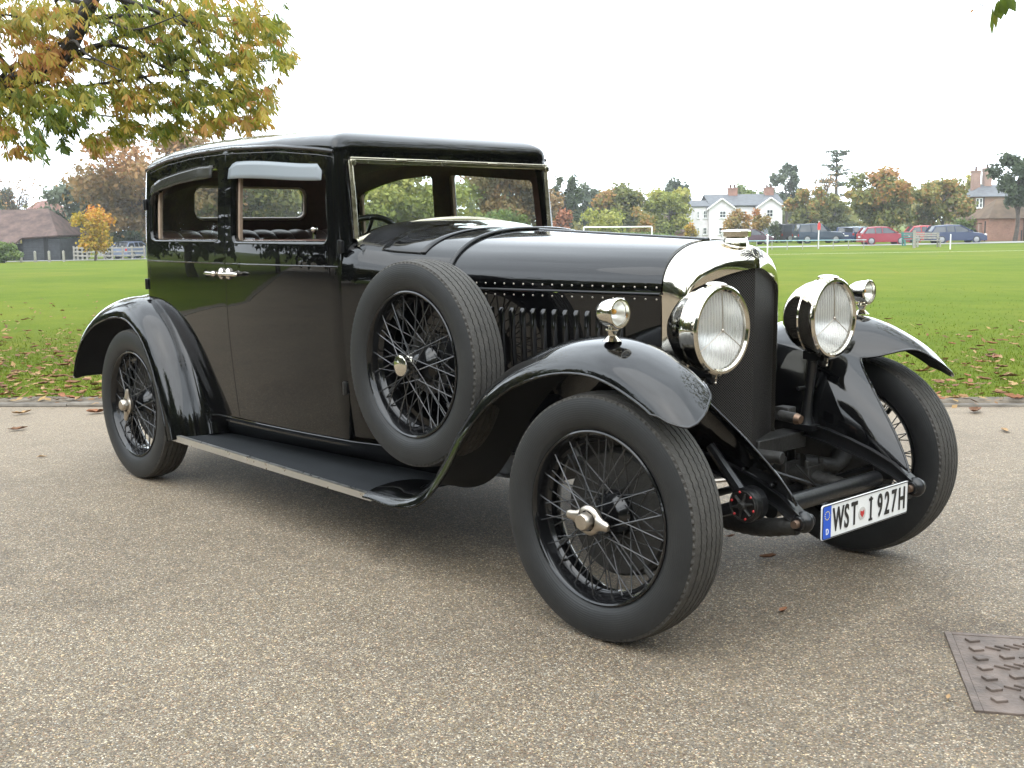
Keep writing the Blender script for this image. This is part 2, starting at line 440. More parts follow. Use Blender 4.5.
for side in 'RL':
    # fixed body: pillars, cant rail, rear corner and back, with door and window openings
    sF = s_front(0.568); sC = s_of_x(1.72); sB = SMAX
    top = [(s, zg(s)) for s in np.linspace(0, sB, 90)]
    sRW = s_back(0.355)
    out = top + [(sB, 1.535), (sRW+0.05, 1.535), (sRW+0.015, 1.52), (sRW, 1.485), (sRW, 1.405), (sRW+0.015, 1.37), (sRW+0.05, 1.355), (sB, 1.355), (sB, 0.55)]
    out += [(s_of_x(0.02), 0.55), (s_of_x(0.60), SILL-0.02), (sC-0.05, SILL-0.02), (sF+0.008, SILL-0.02), (sF+0.002, 1.12), (sF, 1.565), (sF-0.012, 1.582), (sF-0.03, 1.588), (0, 1.592)]
    body = panel('body', out[::-1], [door_front_loop(0.004), door_rear_loop(0.004)], PAINT, side, car, edges=True, lip=0.004, depth=0.03, hole_lip=0.003, hole_depth=0.02)
    fd = panel('door', door_front_loop(), [win_front()], PAINT, side, car, lip=0.004, hole_lip=0.017, hole_depth=0.02)
    rd = panel('door', door_rear_loop(), [win_rear()], PAINT, side, car, lip=0.004, hole_lip=0.017, hole_depth=0.02)
    # inner trim
    fullo = top + [(sB, 1.54), (sRW+0.045, 1.54), (sRW+0.01, 1.525), (sRW-0.005, 1.488), (sRW-0.005, 1.402), (sRW+0.01, 1.365), (sRW+0.045, 1.350), (sB, 1.35), (sB, 0.45), (s_of_x(1.72), 0.45), (s_of_x(1.70), 1.0), (s_of_x(1.70), 1.55)]
    fullo = [p for p in fullo if p[0] >= s_of_x(1.70)-1e-6]
    panel('interior_trim', fullo, [offset_loop(win_front(), -0.02 if area(win_front()) > 0 else -0.02), offset_loop(win_rear(), -0.02)], TRIM, side, car, inner=0.05, edges=False, d=0.06)
    # window panes
    def pane(loop, nm, par, inner, mat, z_cut=None):
        L = offset_loop(loop, 0.0); panel(nm, L, [], mat, side, par, inner=inner, edges=False, d=0.08)
    pane(win_rear(), 'window_pane', rd, 0.036, GLASS)
    lowered = [(s, min(z, 1.285)) for s, z in win_front()]
    pane([(s, z) for s, z in rrect(s_of_x(1.63), s_of_x(0.905), 1.18, 1.262, 0.01)] if side == 'R' else win_front(), 'window_pane', fd, 0.034, GLASS)
    sy = -1 if side == 'R' else 1
    # beige channels at the rear edge of each window, and window ledge
    for par, x, z0, z1 in ((fd, 0.935, 1.236, 1.575), (rd, 0.10, 1.245, 1.52)):
        ch = MB(); s = s_of_x(x)
        rows = [[S(s+ds, z)-SN(s+ds, z)*dd for (ds, dd) in ((-0.011, 0.030), (0.011, 0.030), (0.011, 0.045), (-0.011, 0.045), (-0.011, 0.030))] for z in np.linspace(z0, z1, 6)]
        ch.grid([[(p.x, p.y*sy, p.z) for p in r] for r in rows]); o = ch.build('glass_channel', WOODSTRIP, par)
        lg = MB(); xa, xb = (1.66, 0.92) if par is fd else (0.79, 0.06)
        pts = [S(s_of_x(x), 1.238)-SN(s_of_x(x), 1.238)*0.06 for x in np.linspace(xa, xb, 12)]
        lg.tube([(p.x, p.y*sy, p.z) for p in pts], 0.018, 8); o = lg.build('window_ledge', TRIM, par)
    # wind deflectors over the windows
    def visor(xs, ztop, zbot, par, nm, flare):
        rows = []
        for x, a, b in zip(xs, ztop, zbot):
            s = s_of_x(x); rows.append([S(s, a+(b-a)*t)+SN(s, 1.4)*(0.0025+flare*t) for t in np.linspace(0, 1, 5)])
        m = MB(); m.grid([[(p.x, p.y*sy, p.z) for p in r] for r in rows])
        if side == 'L': return                            # only the near side carries them
        o = m.build(nm, VISOR if nm == 'pale_deflector' else GLASS_DK, par, solid=0.003)
    GLASS_DK = bpy.data.materials.get('dark_deflector') or pmat('dark_deflector', (0.03, 0.03, 0.026), 0.08, spec=0.25)
    xs = np.linspace(0.895, 1.635, 24); 
    zt = [1.606-0.035*smoothstep(1.0, 1.65, x)-(0.03*(1-smoothstep(0, 0.05, x-0.895)))-(0.03*smoothstep(1.595, 1.635, x)**2) for x in xs]
    zb = [1.530-0.030*smoothstep(0.95, 1.65, x) for x in xs]
    visor(xs, zt, zb, fd, 'pale_deflector', 0.005)
    xs = np.linspace(0.07, 0.745, 16)
    zt = [interp(x, [0.07, 0.2, 0.4, 0.6, 0.745], [1.522, 1.562, 1.585, 1.602, 1.600]) for x in xs]
    zb = [interp(x, [0.07, 0.2, 0.4, 0.6, 0.745], [1.475, 1.500, 1.523, 1.537, 1.542]) for x in xs]
    visor(xs, zt, zb, rd, 'dark_deflector', 0.005)
    # gutter over the doors, belt moulding
    def rail(f, x0, x1, r, nm, mat=PAINT, n=40, par=car, dn=0.0):
        pts = []
        for s in np.linspace(s_of_x(x0), x1 if x1 > 3 else s_of_x(x1), n):
            z = f(s); p = S(s, z)+SN(s, z)*dn; pts.append((p.x, p.y*sy, p.z))
        m = MB(); m.tube(pts, r, 8); return m.build(nm, mat, par)
    rail(lambda s: zg(s)+0.002-0.10*smoothstep(s_of_x(1.69), s_of_x(1.712), s)*0 - 0.0, 1.72, 0.0, 0.0085, 'rain_gutter', dn=0.002)
    rail(lambda s: 1.142, 1.714, 0.866, 0.0035, 'belt_moulding', dn=0.0005, n=24)
    rail(lambda s: 1.142, 0.85, 0.02, 0.0035, 'belt_moulding', dn=0.0005, n=24)
    # hinges
    for x, z in ((1.724, 1.225), (1.724, 0.63), (0.002, 1.43), (-0.005, 1.02)):
        s = s_of_x(x) if x > 0.01 else s_of_x(0.012)+(0.012-x); p = S(s, z)+SN(s, z)*0.006
        m = MB(); m.tube([(p.x, p.y*sy, p.z-0.028), (p.x, p.y*sy, p.z+0.028)], 0.010, 10); m.box((p.x+0.0, p.y*sy-0.004*sy, p.z), (0.03, 0.016, 0.05))
        m.build('hinge', SATIN, car, bevel=0.002)
    # handles meeting at the centre pillar
    for par, x, d, mt in ((fd, 0.893, 1, SATIN), (rd, 0.828, -1, NICKEL)):
        s = s_of_x(x); p = S(s, 1.095); n = SN(s, 1.095); t = (S(s-0.02*d, 1.095)-S(s+0.02*d, 1.095)).normalized()
        m = MB()
        P = lambda q: (q.x, q.y*sy, q.z)
        m.tube([P(p), P(p+n*0.045)], [0.011, 0.009], 12); m.ball(P(p+n*0.003), (0.018, 0.018, 0.028), 14, 8)
        m.ball(P(p+n*0.045), 0.0145, 14, 8)
        h = p+n*0.045
        hand = [h+t*k for k in (0.005, 0.03, 0.07, 0.105, 0.122)]
        m.tube([P(q-n*0.004*i) for i, q in enumerate(hand)], [0.007, 0.0095, 0.012, 0.010, 0.005], 12)
        o = m.build('handle', [NICKEL], par)
# roof
def roof_pt(s, q):
    o = S(s, zg(s)); th = q*math.pi/2
    f = smoothstep(0.9, 1.72, o.x); h = 1-math.cos(th)**(0.96-0.32*f); w = math.sin(th)**(0.98-0.34*f)   # soft at the back, crisp over the screen
    cx = 0.38+(o.x+0.11)/(1.88)*(1.28-0.38); zc = 1.770-0.075*((cx-0.66)/0.9)**2
    return Vector((o.x+(cx-o.x)*h, o.y*(1-h), o.z+(zc-o.z)*w))
rm = MB()
for sg in (-1, 1):
    rows = []
    for s in np.linspace(0, SMAX, 150):
        rows.append([(p.x, p.y*sg, p.z) for p in (roof_pt(s, q) for q in np.linspace(0, 1, 26)**1.3)])
    rm.grid(rows)
rm.build('roof', PAINT, car, smooth=60, merge=0.0008)
hl = MB(); rows = []
for sg in (-1, 1):
    rows = [[(p.x*0.97+0.02, p.y*sg*0.955, p.z-0.05) for p in (roof_pt(s, q) for q in np.linspace(0.02, 1, 10))] for s in np.linspace(0, SMAX, 50)]
    hl.grid(rows)
hl.build('headlining', LINING, car, merge=0.002)
# slide seam on the roof
rs = MB()
for sg in (-1, 1): rs.tube([(x, sg*0.33, 1.757+0.0-0.04*((x-0.7)/0.9)**2) for x in np.linspace(0.35, 1.5, 14)], 0.004, 6)
# rear window
rw = MB(); rr = rrect(-0.355, 0.355, 1.355, 1.535, 0.05); n = len(rr)
def back_pt(y, z):
    p = S(s_back(abs(y)), z); return (p.x+0.018, math.copysign(p.y, y) if y else 0.0, p.z)
rw.add([back_pt(y, z) for y, z in rr], [tuple(range(n))]); rg = rw.build('rear_window', GLASS, car, smooth=None)
rf = MB(); rf.tube([(back_pt(y, z)[0]+0.012, back_pt(y, z)[1], back_pt(y, z)[2]) for y, z in rr], 0.011, 8, closed=True); o = rf.build('window_frame', pmat('pale_beading', (0.5, 0.42, 0.36), 0.4), rg)

# ---------- windscreen
def scr_low(y): return 1.333-0.088*(abs(y)/0.56)**2.1
ws_top = 1.586
def XS(z): return 1.753-0.09*(z-1.25)
ws = MB(); ys = np.linspace(-0.556, 0.556, 23)
def zl(y, t): return scr_low(y)+0.01+(ws_top-0.012-scr_low(y)-0.01)*t
ws.grid([[(XS(zl(y, t))+0.004, y, zl(y, t)) for t in (0, 1)] for y in ys]); wsg = ws.build('windscreen', SCREEN, car, smooth=None)
fr = MB()
fr.grid([[(XS(scr_low(y))+dx, y, scr_low(y)+dz) for dx, dz in ((-0.02, -0.012), (0.018, -0.012), (0.020, 0.004), (0.010, 0.015), (-0.01, 0.017), (-0.02, -0.012))] for y in np.linspace(-0.568, 0.568, 31)])
for sg in (-1, 1):
    fr.tube([(XS(z)+0.003, sg*0.560, z) for z in (1.255, 1.35, 1.45, ws_top-0.004)], 0.0135, 4)
    fr.box((XS(1.571)+0.006, sg*0.558, 1.571), (0.026, 0.026, 0.024))
fr.box((XS(ws_top)+0.004, 0, ws_top-0.008), (0.02, 1.132, 0.018)); fr.box((XS(ws_top)+0.008, 0, ws_top+0.005), (0.016, 1.136, 0.006))
for y in (-0.31, 0.21): fr.box((XS(ws_top)+0.014, y, ws_top-0.001), (0.018, 0.055, 0.010))
o = fr.build('screen_frame', FRAMEN, wsg, bevel=0.003)

# ---------- scuttle and bonnet
def sect(x):
    """half width at hinge, hinge z, crown z, exponent"""
    w = interp(x, [1.72, 1.80, 2.0, 2.24, 2.6, 3.165], [0.634, 0.618, 0.550, 0.468, 0.392, 0.281])
    zt = interp(x, [1.74, 1.80, 1.95, 2.24, 3.165], [1.337, 1.331, 1.303, 1.288, 1.248])
    n = interp(x, [1.74, 1.9, 2.24, 3.165], [3.0, 2.9, 2.5, 2.35]); return w, 1.067, zt, n
def bon(x, k):
    """k 0..1 from the crown to the hinge line"""
    w, zh, zt, n = sect(x); a = math.pi/2*(1-k)
    return Vector((x, w*max(0, math.cos(a))**(2/n), zh+(zt-zh)*max(0, math.sin(a))**(2/n)))
KS = np.linspace(0, 1, 40)
def skin(x0, x1, nx, name, mat=PAINT, lower=None, d=0.0):
    m = MB()
    xs = np.linspace(x0, x1, nx)
    for sg in (-1, 1):
        rows = []
        for x in xs:
            r = [(p.x, sg*p.y, p.z) for p in (bon(x, k) for k in KS)]
            w, zh, zt, n = sect(x)
            if lower is not None: r += [(x, sg*(w-0.03*((zh-z)/0.5)**2), z) for z in np.linspace(zh-0.02, lower, 8)]
            rows.append(r)
        m.grid(rows)
    return m.build(name, mat, car, smooth=50, merge=0.0006)
skin(1.735, 2.236, 24, 'scuttle', lower=0.42)
skin(2.246, 3.168, 30, 'bonnet_top')
bb = MB()
for x in (2.241,):
    pts = [(x, -bon(x, k).y*1.004, bon(x, k).z+0.003) for k in KS[::-1]]+[(x, bon(x, k).y*1.004, bon(x, k).z+0.003) for k in KS[1:]]
    pts = [(x, -sect(x)[0]-0.001, 0.75)]+pts+[(x, sect(x)[0]+0.001, 0.75)]
    bb.tube(pts, 0.0105, 10)
bb.build('bonnet_strap', PAINT, car)
ch = MB(); ch.tube([(x, 0, sect(x)[2]+0.001) for x in np.linspace(2.27, 3.15, 20)], 0.006, 8)
ch.box((2.30, 0.05, sect(2.3)[2]-0.001), (0.10, 0.05, 0.006)); ch.build('bonnet_hinge', PAINT, car)
# vent lid on the scuttle
vl = MB(); rows = []
for x in np.linspace(1.90, 2.10, 8):
    rows.append([(p.x, p.y*sg, p.z+0.002) for sg, p in [(-1, bon(x, k)) for k in np.linspace(0.70, 0.02, 18)]])
vl.grid(rows); vl.build('scuttle_vent_lid', PAINT, car, solid=0.003, off=1.0)
cr_ = MB(); rows = []                                       # raised cowl rim in front of the screen
for y in np.linspace(-0.585, 0.585, 41):
    z0 = scr_low(y); rows.append([(1.758, y, z0-0.010), (1.78, y, z0-0.006), (1.81, y, z0-0.013), (1.825, y, z0-0.024), (1.83, y, z0-0.05)])
cr_.grid(rows); cr_.build('cowl_rim', PAINT, car, smooth=60)
RIVET = None
for sg in (-1, 1):
    # bonnet side with louvres and rivets
    m = MB(); rows = []
    for x in np.linspace(2.25, 3.166, 30):
        w = sect(x)[0]; rows.append([(x, sg*(w-0.001-0.035*((1.055-z)/0.5)**2), z) for z in np.linspace(1.060, 0.56, 10)])
    m.grid(rows)
    for x in np.arange(2.30, 3.02, 0.0475):
        w = sect(x)[0]
        def sy_(z): return sg*(w-0.001-0.035*((1.055-z)/0.5)**2)
        rows = []
        for z, s_ in [(0.998, 0.0), (0.990, 0.55), (0.975, 1.0), (0.90, 1.0), (0.80, 1.0), (0.72, 1.0), (0.705, 0.6), (0.695, 0.0)]:
            y0 = sy_(z); ht = 0.0135*s_
            rows.append([(x-0.013, y0-sg*0.001, z), (x-0.010, y0+sg*ht*0.6, z), (x-0.004, y0+sg*ht, z), (x+0.004, y0+sg*ht*0.85, z), (x+0.011, y0+sg*ht*0.25, z), (x+0.013, y0-sg*0.001, z)])
        m.grid(rows)
    m.build('bonnet_side', PAINT, car, smooth=60, fixn=True)
    for x in np.arange(2.29, 3.16, 0.043):
        if sg > 0: break                                # the far side of the bonnet is never seen
        for z, dy in ((1.088, 0), (1.047, 0.0)):
            w, zh, zt, n = sect(x)
            y = w*(1-((z-zh)/(zt-zh))**n)**(1/n) if z > zh else w-0.001
            if RIVET is None: rv = MB(); rv.ball((0, 0, 0), (0.0038, 0.003, 0.0038), 8, 6); ro = rv.build('rivet', NICKEL_DULL, car); RIVET = ro
            else: ro = RIVET.copy(); COL.objects.link(ro)
            ro.location = (x, sg*(y+0.0005), z)
    hg = MB(); hg.tube([(x, sg*(sect(x)[0]+0.002), 1.0665) for x in np.linspace(2.25, 3.165, 20)], 0.0045, 8); hg.build('hinge_strip', SATIN, car)
eng = MB()
eng.box((2.75, 0, 0.72), (0.8, 0.4, 0.5)); eng.box((2.0, 0, 0.7), (0.4, 0.8, 0.55)); eng.build('engine_block', DARK, car)

# ---------- radiator
XR0 = 3.160
def rad_outer(p):
    """p 0..1 from the crown down the flank to the bottom"""
    w, zh, zt, n = 0.277, 1.067, 1.246, 2.35
    if p < 0.5:
        a = math.pi/2*(1-p/0.5); return (w*max(0, math.cos(a))**(2/n), zh+(zt-zh)*max(0, math.sin(a))**(2/n))
    t = (p-0.5)/0.5; z = zh+(0.415-zh)*t; return (w-0.012*t, z)
def rad_open(p):
    if p < 0.5:
        t = p/0.5; y = 0.262*t**0.8; return (y, 1.152-0.075*(y/0.262)**1.6-0.02*smoothstep(.93, 1, t))
    t = (p-0.5)/0.5; return (0.262-0.012*t, 1.057+(0.415-1.057)*t)
def xfront(y): return 3.372-0.104*min(1, abs(y)/0.27)
PS = np.concatenate([np.linspace(0, 0.5, 26), np.linspace(0.52, 1, 12)])
shell = MB()
for sg in (-1, 1):
    rows = []
    for p in PS:
        yo, zo = rad_outer(p); yi, zi = rad_open(p); r = [(XR0-0.0, sg*(yo+0.004), zo+0.004*(p < 0.5))]
        xf = xfront(yi)
        for th in np.linspace(0, math.pi/2, 12):
            c = math.cos(th)**0.62 if th < math.pi/2-1e-6 else 0.0; s = math.sin(th)**1.0
            r.append((XR0+(xf-XR0)*s, sg*(yi+(yo-yi)*c), zi+(zo-zi)*c))
        r.append((xf-0.03, sg*(yi-0.006), zi-0.006*(p < 0.5)))
        rows.append(r)
    shell.grid(rows)
shell.build('radiator_shell', NICKEL, car, smooth=50, merge=0.0006)
# honeycomb core
m, t, b = newmat('radiator_honeycomb')
co = t.nodes.new('ShaderNodeTexCoord'); mp = node(t, 'ShaderNodeMapping'); mp.inputs['Rotation'].default_value = (math.radians(45), 0, 0); mp.inputs['Scale'].default_value = (0.0, 150, 150)
t.links.new(co.outputs['Object'], mp.inputs['Vector'])
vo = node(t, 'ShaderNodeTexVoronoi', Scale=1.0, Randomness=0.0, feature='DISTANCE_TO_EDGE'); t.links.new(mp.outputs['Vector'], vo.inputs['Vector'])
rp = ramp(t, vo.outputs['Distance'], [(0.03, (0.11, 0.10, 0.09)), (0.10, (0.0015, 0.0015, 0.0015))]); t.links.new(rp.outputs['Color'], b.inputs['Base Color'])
bp_ = node(t, 'ShaderNodeBump', Strength=0.8, Distance=0.004, invert=True); t.links.new(vo.outputs['Distance'], bp_.inputs['Height']); t.links.new(bp_.outputs['Normal'], b.inputs['Normal'])
b.inputs['Roughness'].default_value = 0.6; b.inputs['Specular IOR Level'].default_value = 0.12; CORE = m
core = MB(); 
for sg in (-1, 1):
    rows = []
    for p in PS:
        yi, zi = rad_open(p); rows.append([(xfront(yi*q)-0.016, sg*yi*q, zi if p >= 0.5 else (zi if q > 0.999 else zi)) for q in np.linspace(0, 1, 8)])
    core.grid(rows)
core.build('radiator_core', CORE, car, merge=0.0006, smooth=20)
rb = MB()
for sg in (-1, 1): rb.tube([(xfront(y)-0.006, sg*y, 0.415-0.004) for y in (0.0, 0.1, 0.2, 0.24)]+[(xfront(0.252)-0.01, sg*0.252, 0.43)], 0.009, 8)
rb.box((3.375, -0.03, 0.475), (0.012, 0.06, 0.05)); rb.build('radiator_foot', NICKEL_DULL, car)
cp = MB(); cp.lathe([(0, 0.0), (0, 0.047), (0.010, 0.046), (0.030, 0.040), (0.034, 0.052), (0.052, 0.053), (0.056, 0.050), (0.058, 0.03), (0.060, 0.0)], (3.27, 0, 1.226), (0, 0, 1), 10)
cp.build('radiator_cap', NICKEL, car, smooth=20)
# winged badge on the crown of the shell
def text_mesh(body, size, M, extrude=0.001, offset=0.0, sx=1.0, shear=0.0):
    cu = bpy.data.curves.new('lettering', 'FONT'); cu.body = body; cu.size = size; cu.align_x = 'CENTER'; cu.align_y = 'CENTER'; cu.extrude = extrude; cu.offset = offset; cu.shear = shear
    o = bpy.data.objects.new('lettering', cu); COL.objects.link(o); dg = bpy.context.evaluated_depsgraph_get()
    me = bpy.data.meshes.new_from_object(o.evaluated_get(dg)); bpy.data.objects.remove(o); bpy.data.curves.remove(cu)
    me.transform(M @ Matrix.Diagonal((sx, 1, 1, 1))); return me
def put_mesh(name, me, mat, parent):
    me.materials.clear(); me.materials.append(mat); o = bpy.data.objects.new(name, me); COL.objects.link(o); o.parent = parent
    if parent.get('_world'): o.matrix_parent_inverse = Matrix.Translation(-Vector(parent['_world']))
    return o
bc = Vector((3.352, 0, 1.200)); bn = Vector((0.86, 0, 0.51)).normalized(); bx = Vector((0, 1, 0)); by = bn.cross(bx)
BM = Matrix(((bx.x, by.x, bn.x, bc.x), (bx.y, by.y, bn.y, bc.y), (bx.z, by.z, bn.z, bc.z), (0, 0, 0, 1)))
bd = MB(); bd.lathe([(0, 0.021), (0.004, 0.021), (0.005, 0.017), (0.005, 0)], bc, bn, 24); badge = bd.build('badge', NICKEL, car); bk = MB(); bk.tube([bc+(bx*math.cos(a)+by*math.sin(a))*0.0195+bn*0.0045 for a in np.linspace(0, 2*math.pi, 25)[:-1]], 0.0016, 6, closed=True); bk.build('badge_ring', BLACKM, badge)
wv = MB()
for sg in (-1, 1):
    for k in range(6):
        a, b_ = 0.02, 0.052-0.004*k
        pts = [bc+bx*sg*a+by*(0.010-0.004*k)+bn*0.003, bc+bx*sg*(a+b_)*0.6+by*(0.016-0.006*k)+bn*0.002, bc+bx*sg*(a+b_)*0.97+by*(0.012-0.0065*k)-bn*0.006]
        wv.tube(pts, [0.0014, 0.0017, 0.0009], 6)
o = wv.build('wing', SATIN, badge)
put_mesh('letter', text_mesh('B', 0.034, BM @ Matrix.Translation((0, 0, 0.006)), 0.001, 0.0012), BLACKM, badge)

# ---------- wings
def wing_surface(path, sec, ymin_of, tmax_of, sg, m, nt=90, nv=26, tmin_of=lambda y: 0.0):
    P = spline(path, 240); T = np.gradient(P, axis=0); T /= np.linalg.norm(T, axis=1)[:, None]
    Nn = np.stack([-T[:, 1], T[:, 0]], 1)
    if Nn[120, 1] < 0: Nn = -Nn
    Lr = np.linspace(0, 1, 240)
    ysec = np.array([a for a, _ in sec]); dsec = np.array([d for _, d in sec]); L = np.concatenate([[0], np.cumsum(np.hypot(np.diff(ysec), np.diff(dsec)))])
    SS = spline(sec, nv); Y = SS[:, 0]; D = SS[:, 1]
    rows = []
    for y, d in zip(Y, D):
        tm = tmax_of(y); tn = tmin_of(y); r = []
        for k in range(nt):
            t = tn+(tm-tn)*k/(nt-1); p = np.array([np.interp(t, Lr, P[:, 0]), np.interp(t, Lr, P[:, 1])]); n = np.array([np.interp(t, Lr, Nn[:, 0]), np.interp(t, Lr, Nn[:, 1])])
            yy, dd = ymin_of(y, d, t)
            q = p+n*dd; r.append((float(q[0]), sg*yy, float(q[1])))
        rows.append(r)
    return rows
FP = [(2.12, 0.300), (2.30, 0.312), (2.44, 0.372), (2.55, 0.495), (2.65, 0.635), (2.76, 0.752), (2.88, 0.838), (3.0, 0.895), (3.13, 0.936), (3.25, 0.954), (3.36, 0.952), (3.46, 0.930), (3.55, 0.893), (3.63, 0.848), (3.695, 0.792), (3.745, 0.733), (3.78, 0.680)]
FS = [(0.40, -0.112), (0.43, -0.088), (0.47, -0.060), (0.52, -0.032), (0.57, -0.013), (0.62, -0.003), (0.66, 0.0), (0.71, -0.008), (0.75, -0.022), (0.785, -0.045), (0.805, -0.066), (0.815, -0.085), (0.820, -0.105)]
_P = spline(FP, 240)
def t_of_x(x): return float(np.interp(x, _P[:, 0], np.linspace(0, 1, 240)))
def f_tmax(y): return t_of_x(interp(y, [0.40, 0.415, 0.44, 0.48, 0.53, 0.58, 0.63, 0.68, 0.72, 0.76, 0.785, 0.80, 0.812, 0.82], [3.52, 3.543, 3.568, 3.593, 3.616, 3.638, 3.666, 3.695, 3.717, 3.730, 3.730, 3.720, 3.698, 3.65]))
def f_mod(y, d, t):
    x = float(np.interp(t, np.linspace(0, 1, 240), _P[:, 0]))
    k = 1-0.12*smoothstep(3.45, 3.8, x)
    ki = (0.35+0.65*smoothstep(2.9, 3.35, x))*(1-0.35*smoothstep(3.6, 3.74, x))
    k *= 0.35+0.65*smoothstep(2.15, 2.6, x)
    # rear part tucks in towards the running board
    yin = interp(x, [2.1, 2.35, 2.6, 2.9, 3.1, 3.3, 3.45, 3.6, 3.7, 3.76], [0.42, 0.44, 0.44, 0.42, 0.42, 0.44, 0.48, 0.535, 0.595, 0.64])
    yy = y if y > 0.66 else 0.66-(0.66-y)/0.26*(0.66-yin)
    return yy, (d*k if y > 0.66 else d*ki)
def edge_tube(m, pts, r=0.007): m.tube(pts, r, 8)
for sg in (-1, 1):
    m = MB(); rows = wing_surface(FP, FS, f_mod, f_tmax, sg, m, nt=110, nv=34)
    m.grid(rows)
    # inner apron sweeping down to the dumb iron
    inner = rows[0]; A = []
    cand = [p for p in inner if 2.75 < p[0] < 3.515]
    for i, p in enumerate(cand):
        u = i/(len(cand)-1)
        q = Vector((2.78+(3.775-2.78)*u, sg*0.343, interp(2.78+0.995*u, [2.7, 3.2, 3.45, 3.62, 3.775], [0.56, 0.575, 0.555, 0.507, 0.436])))
        P0 = Vector(p); r = []
        T0 = Vector((0.05*u, -sg*0.13, -0.03-0.08*u)); T1 = Vector((0.12*u, -sg*0.08*u, -0.45+0.1*u))
        for h in np.linspace(0, 1, 14):
            a = 2*h**3-3*h*h+1; b = h**3-2*h*h+h; c = -2*h**3+3*h*h; d = h**3-h*h
            r.append(tuple(P0*a+T0*b+q*c+T1*d))
        A.append(r)
    m.grid(A)
    w = m.build('front_wing', PAINT, car, smooth=50, merge=0.0012)
    e = MB(); edge_tube(e, rows[-1], 0.0042); tip = [r[-1] for r in rows]; edge_tube(e, tip, 0.0042); edge_tube(e, A[-1], 0.0042)
    o = e.build('wing_bead', PAINT, w)
    lm_ = MB(); lm_.grid(wing_surface(FP, FS, lambda y, d, t: (f_mod(y, d, t)[0]*(0.996 if y > 0.7 else 1.0), f_mod(y, d, t)[1]-0.006), f_tmax, sg, lm_, nt=60, nv=20)); lm_.build('wing_liner', DARK, w)
RP = [(-0.818, 0.445), (-0.80, 0.51), (-0.735, 0.65), (-0.605, 0.785), (-0.42, 0.885), (-0.2, 0.942), (0.0, 0.952), (0.15, 0.910), (0.28, 0.822), (0.385, 0.69), (0.46, 0.54), (0.515, 0.40), (0.545, 0.285)]
RS = [(0.40, 0.055), (0.52, 0.055), (0.60, 0.055), (0.640, 0.05), (0.655, 0.025), (0.672, 0.006), (0.69, 0.0), (0.72, -0.005), (0.755, -0.020), (0.785, -0.043), (0.805, -0.066), (0.815, -0.085), (0.820, -0.105)]
def r_tmin(y): return 0.012+0.030*max(0, (y-0.765)/0.055)**2.5
def r_mod(y, d, t):
    if y < 0.69:
        k = smoothstep(0.42, 0.75, t)
        return y, d*1.2*k
    return y, d
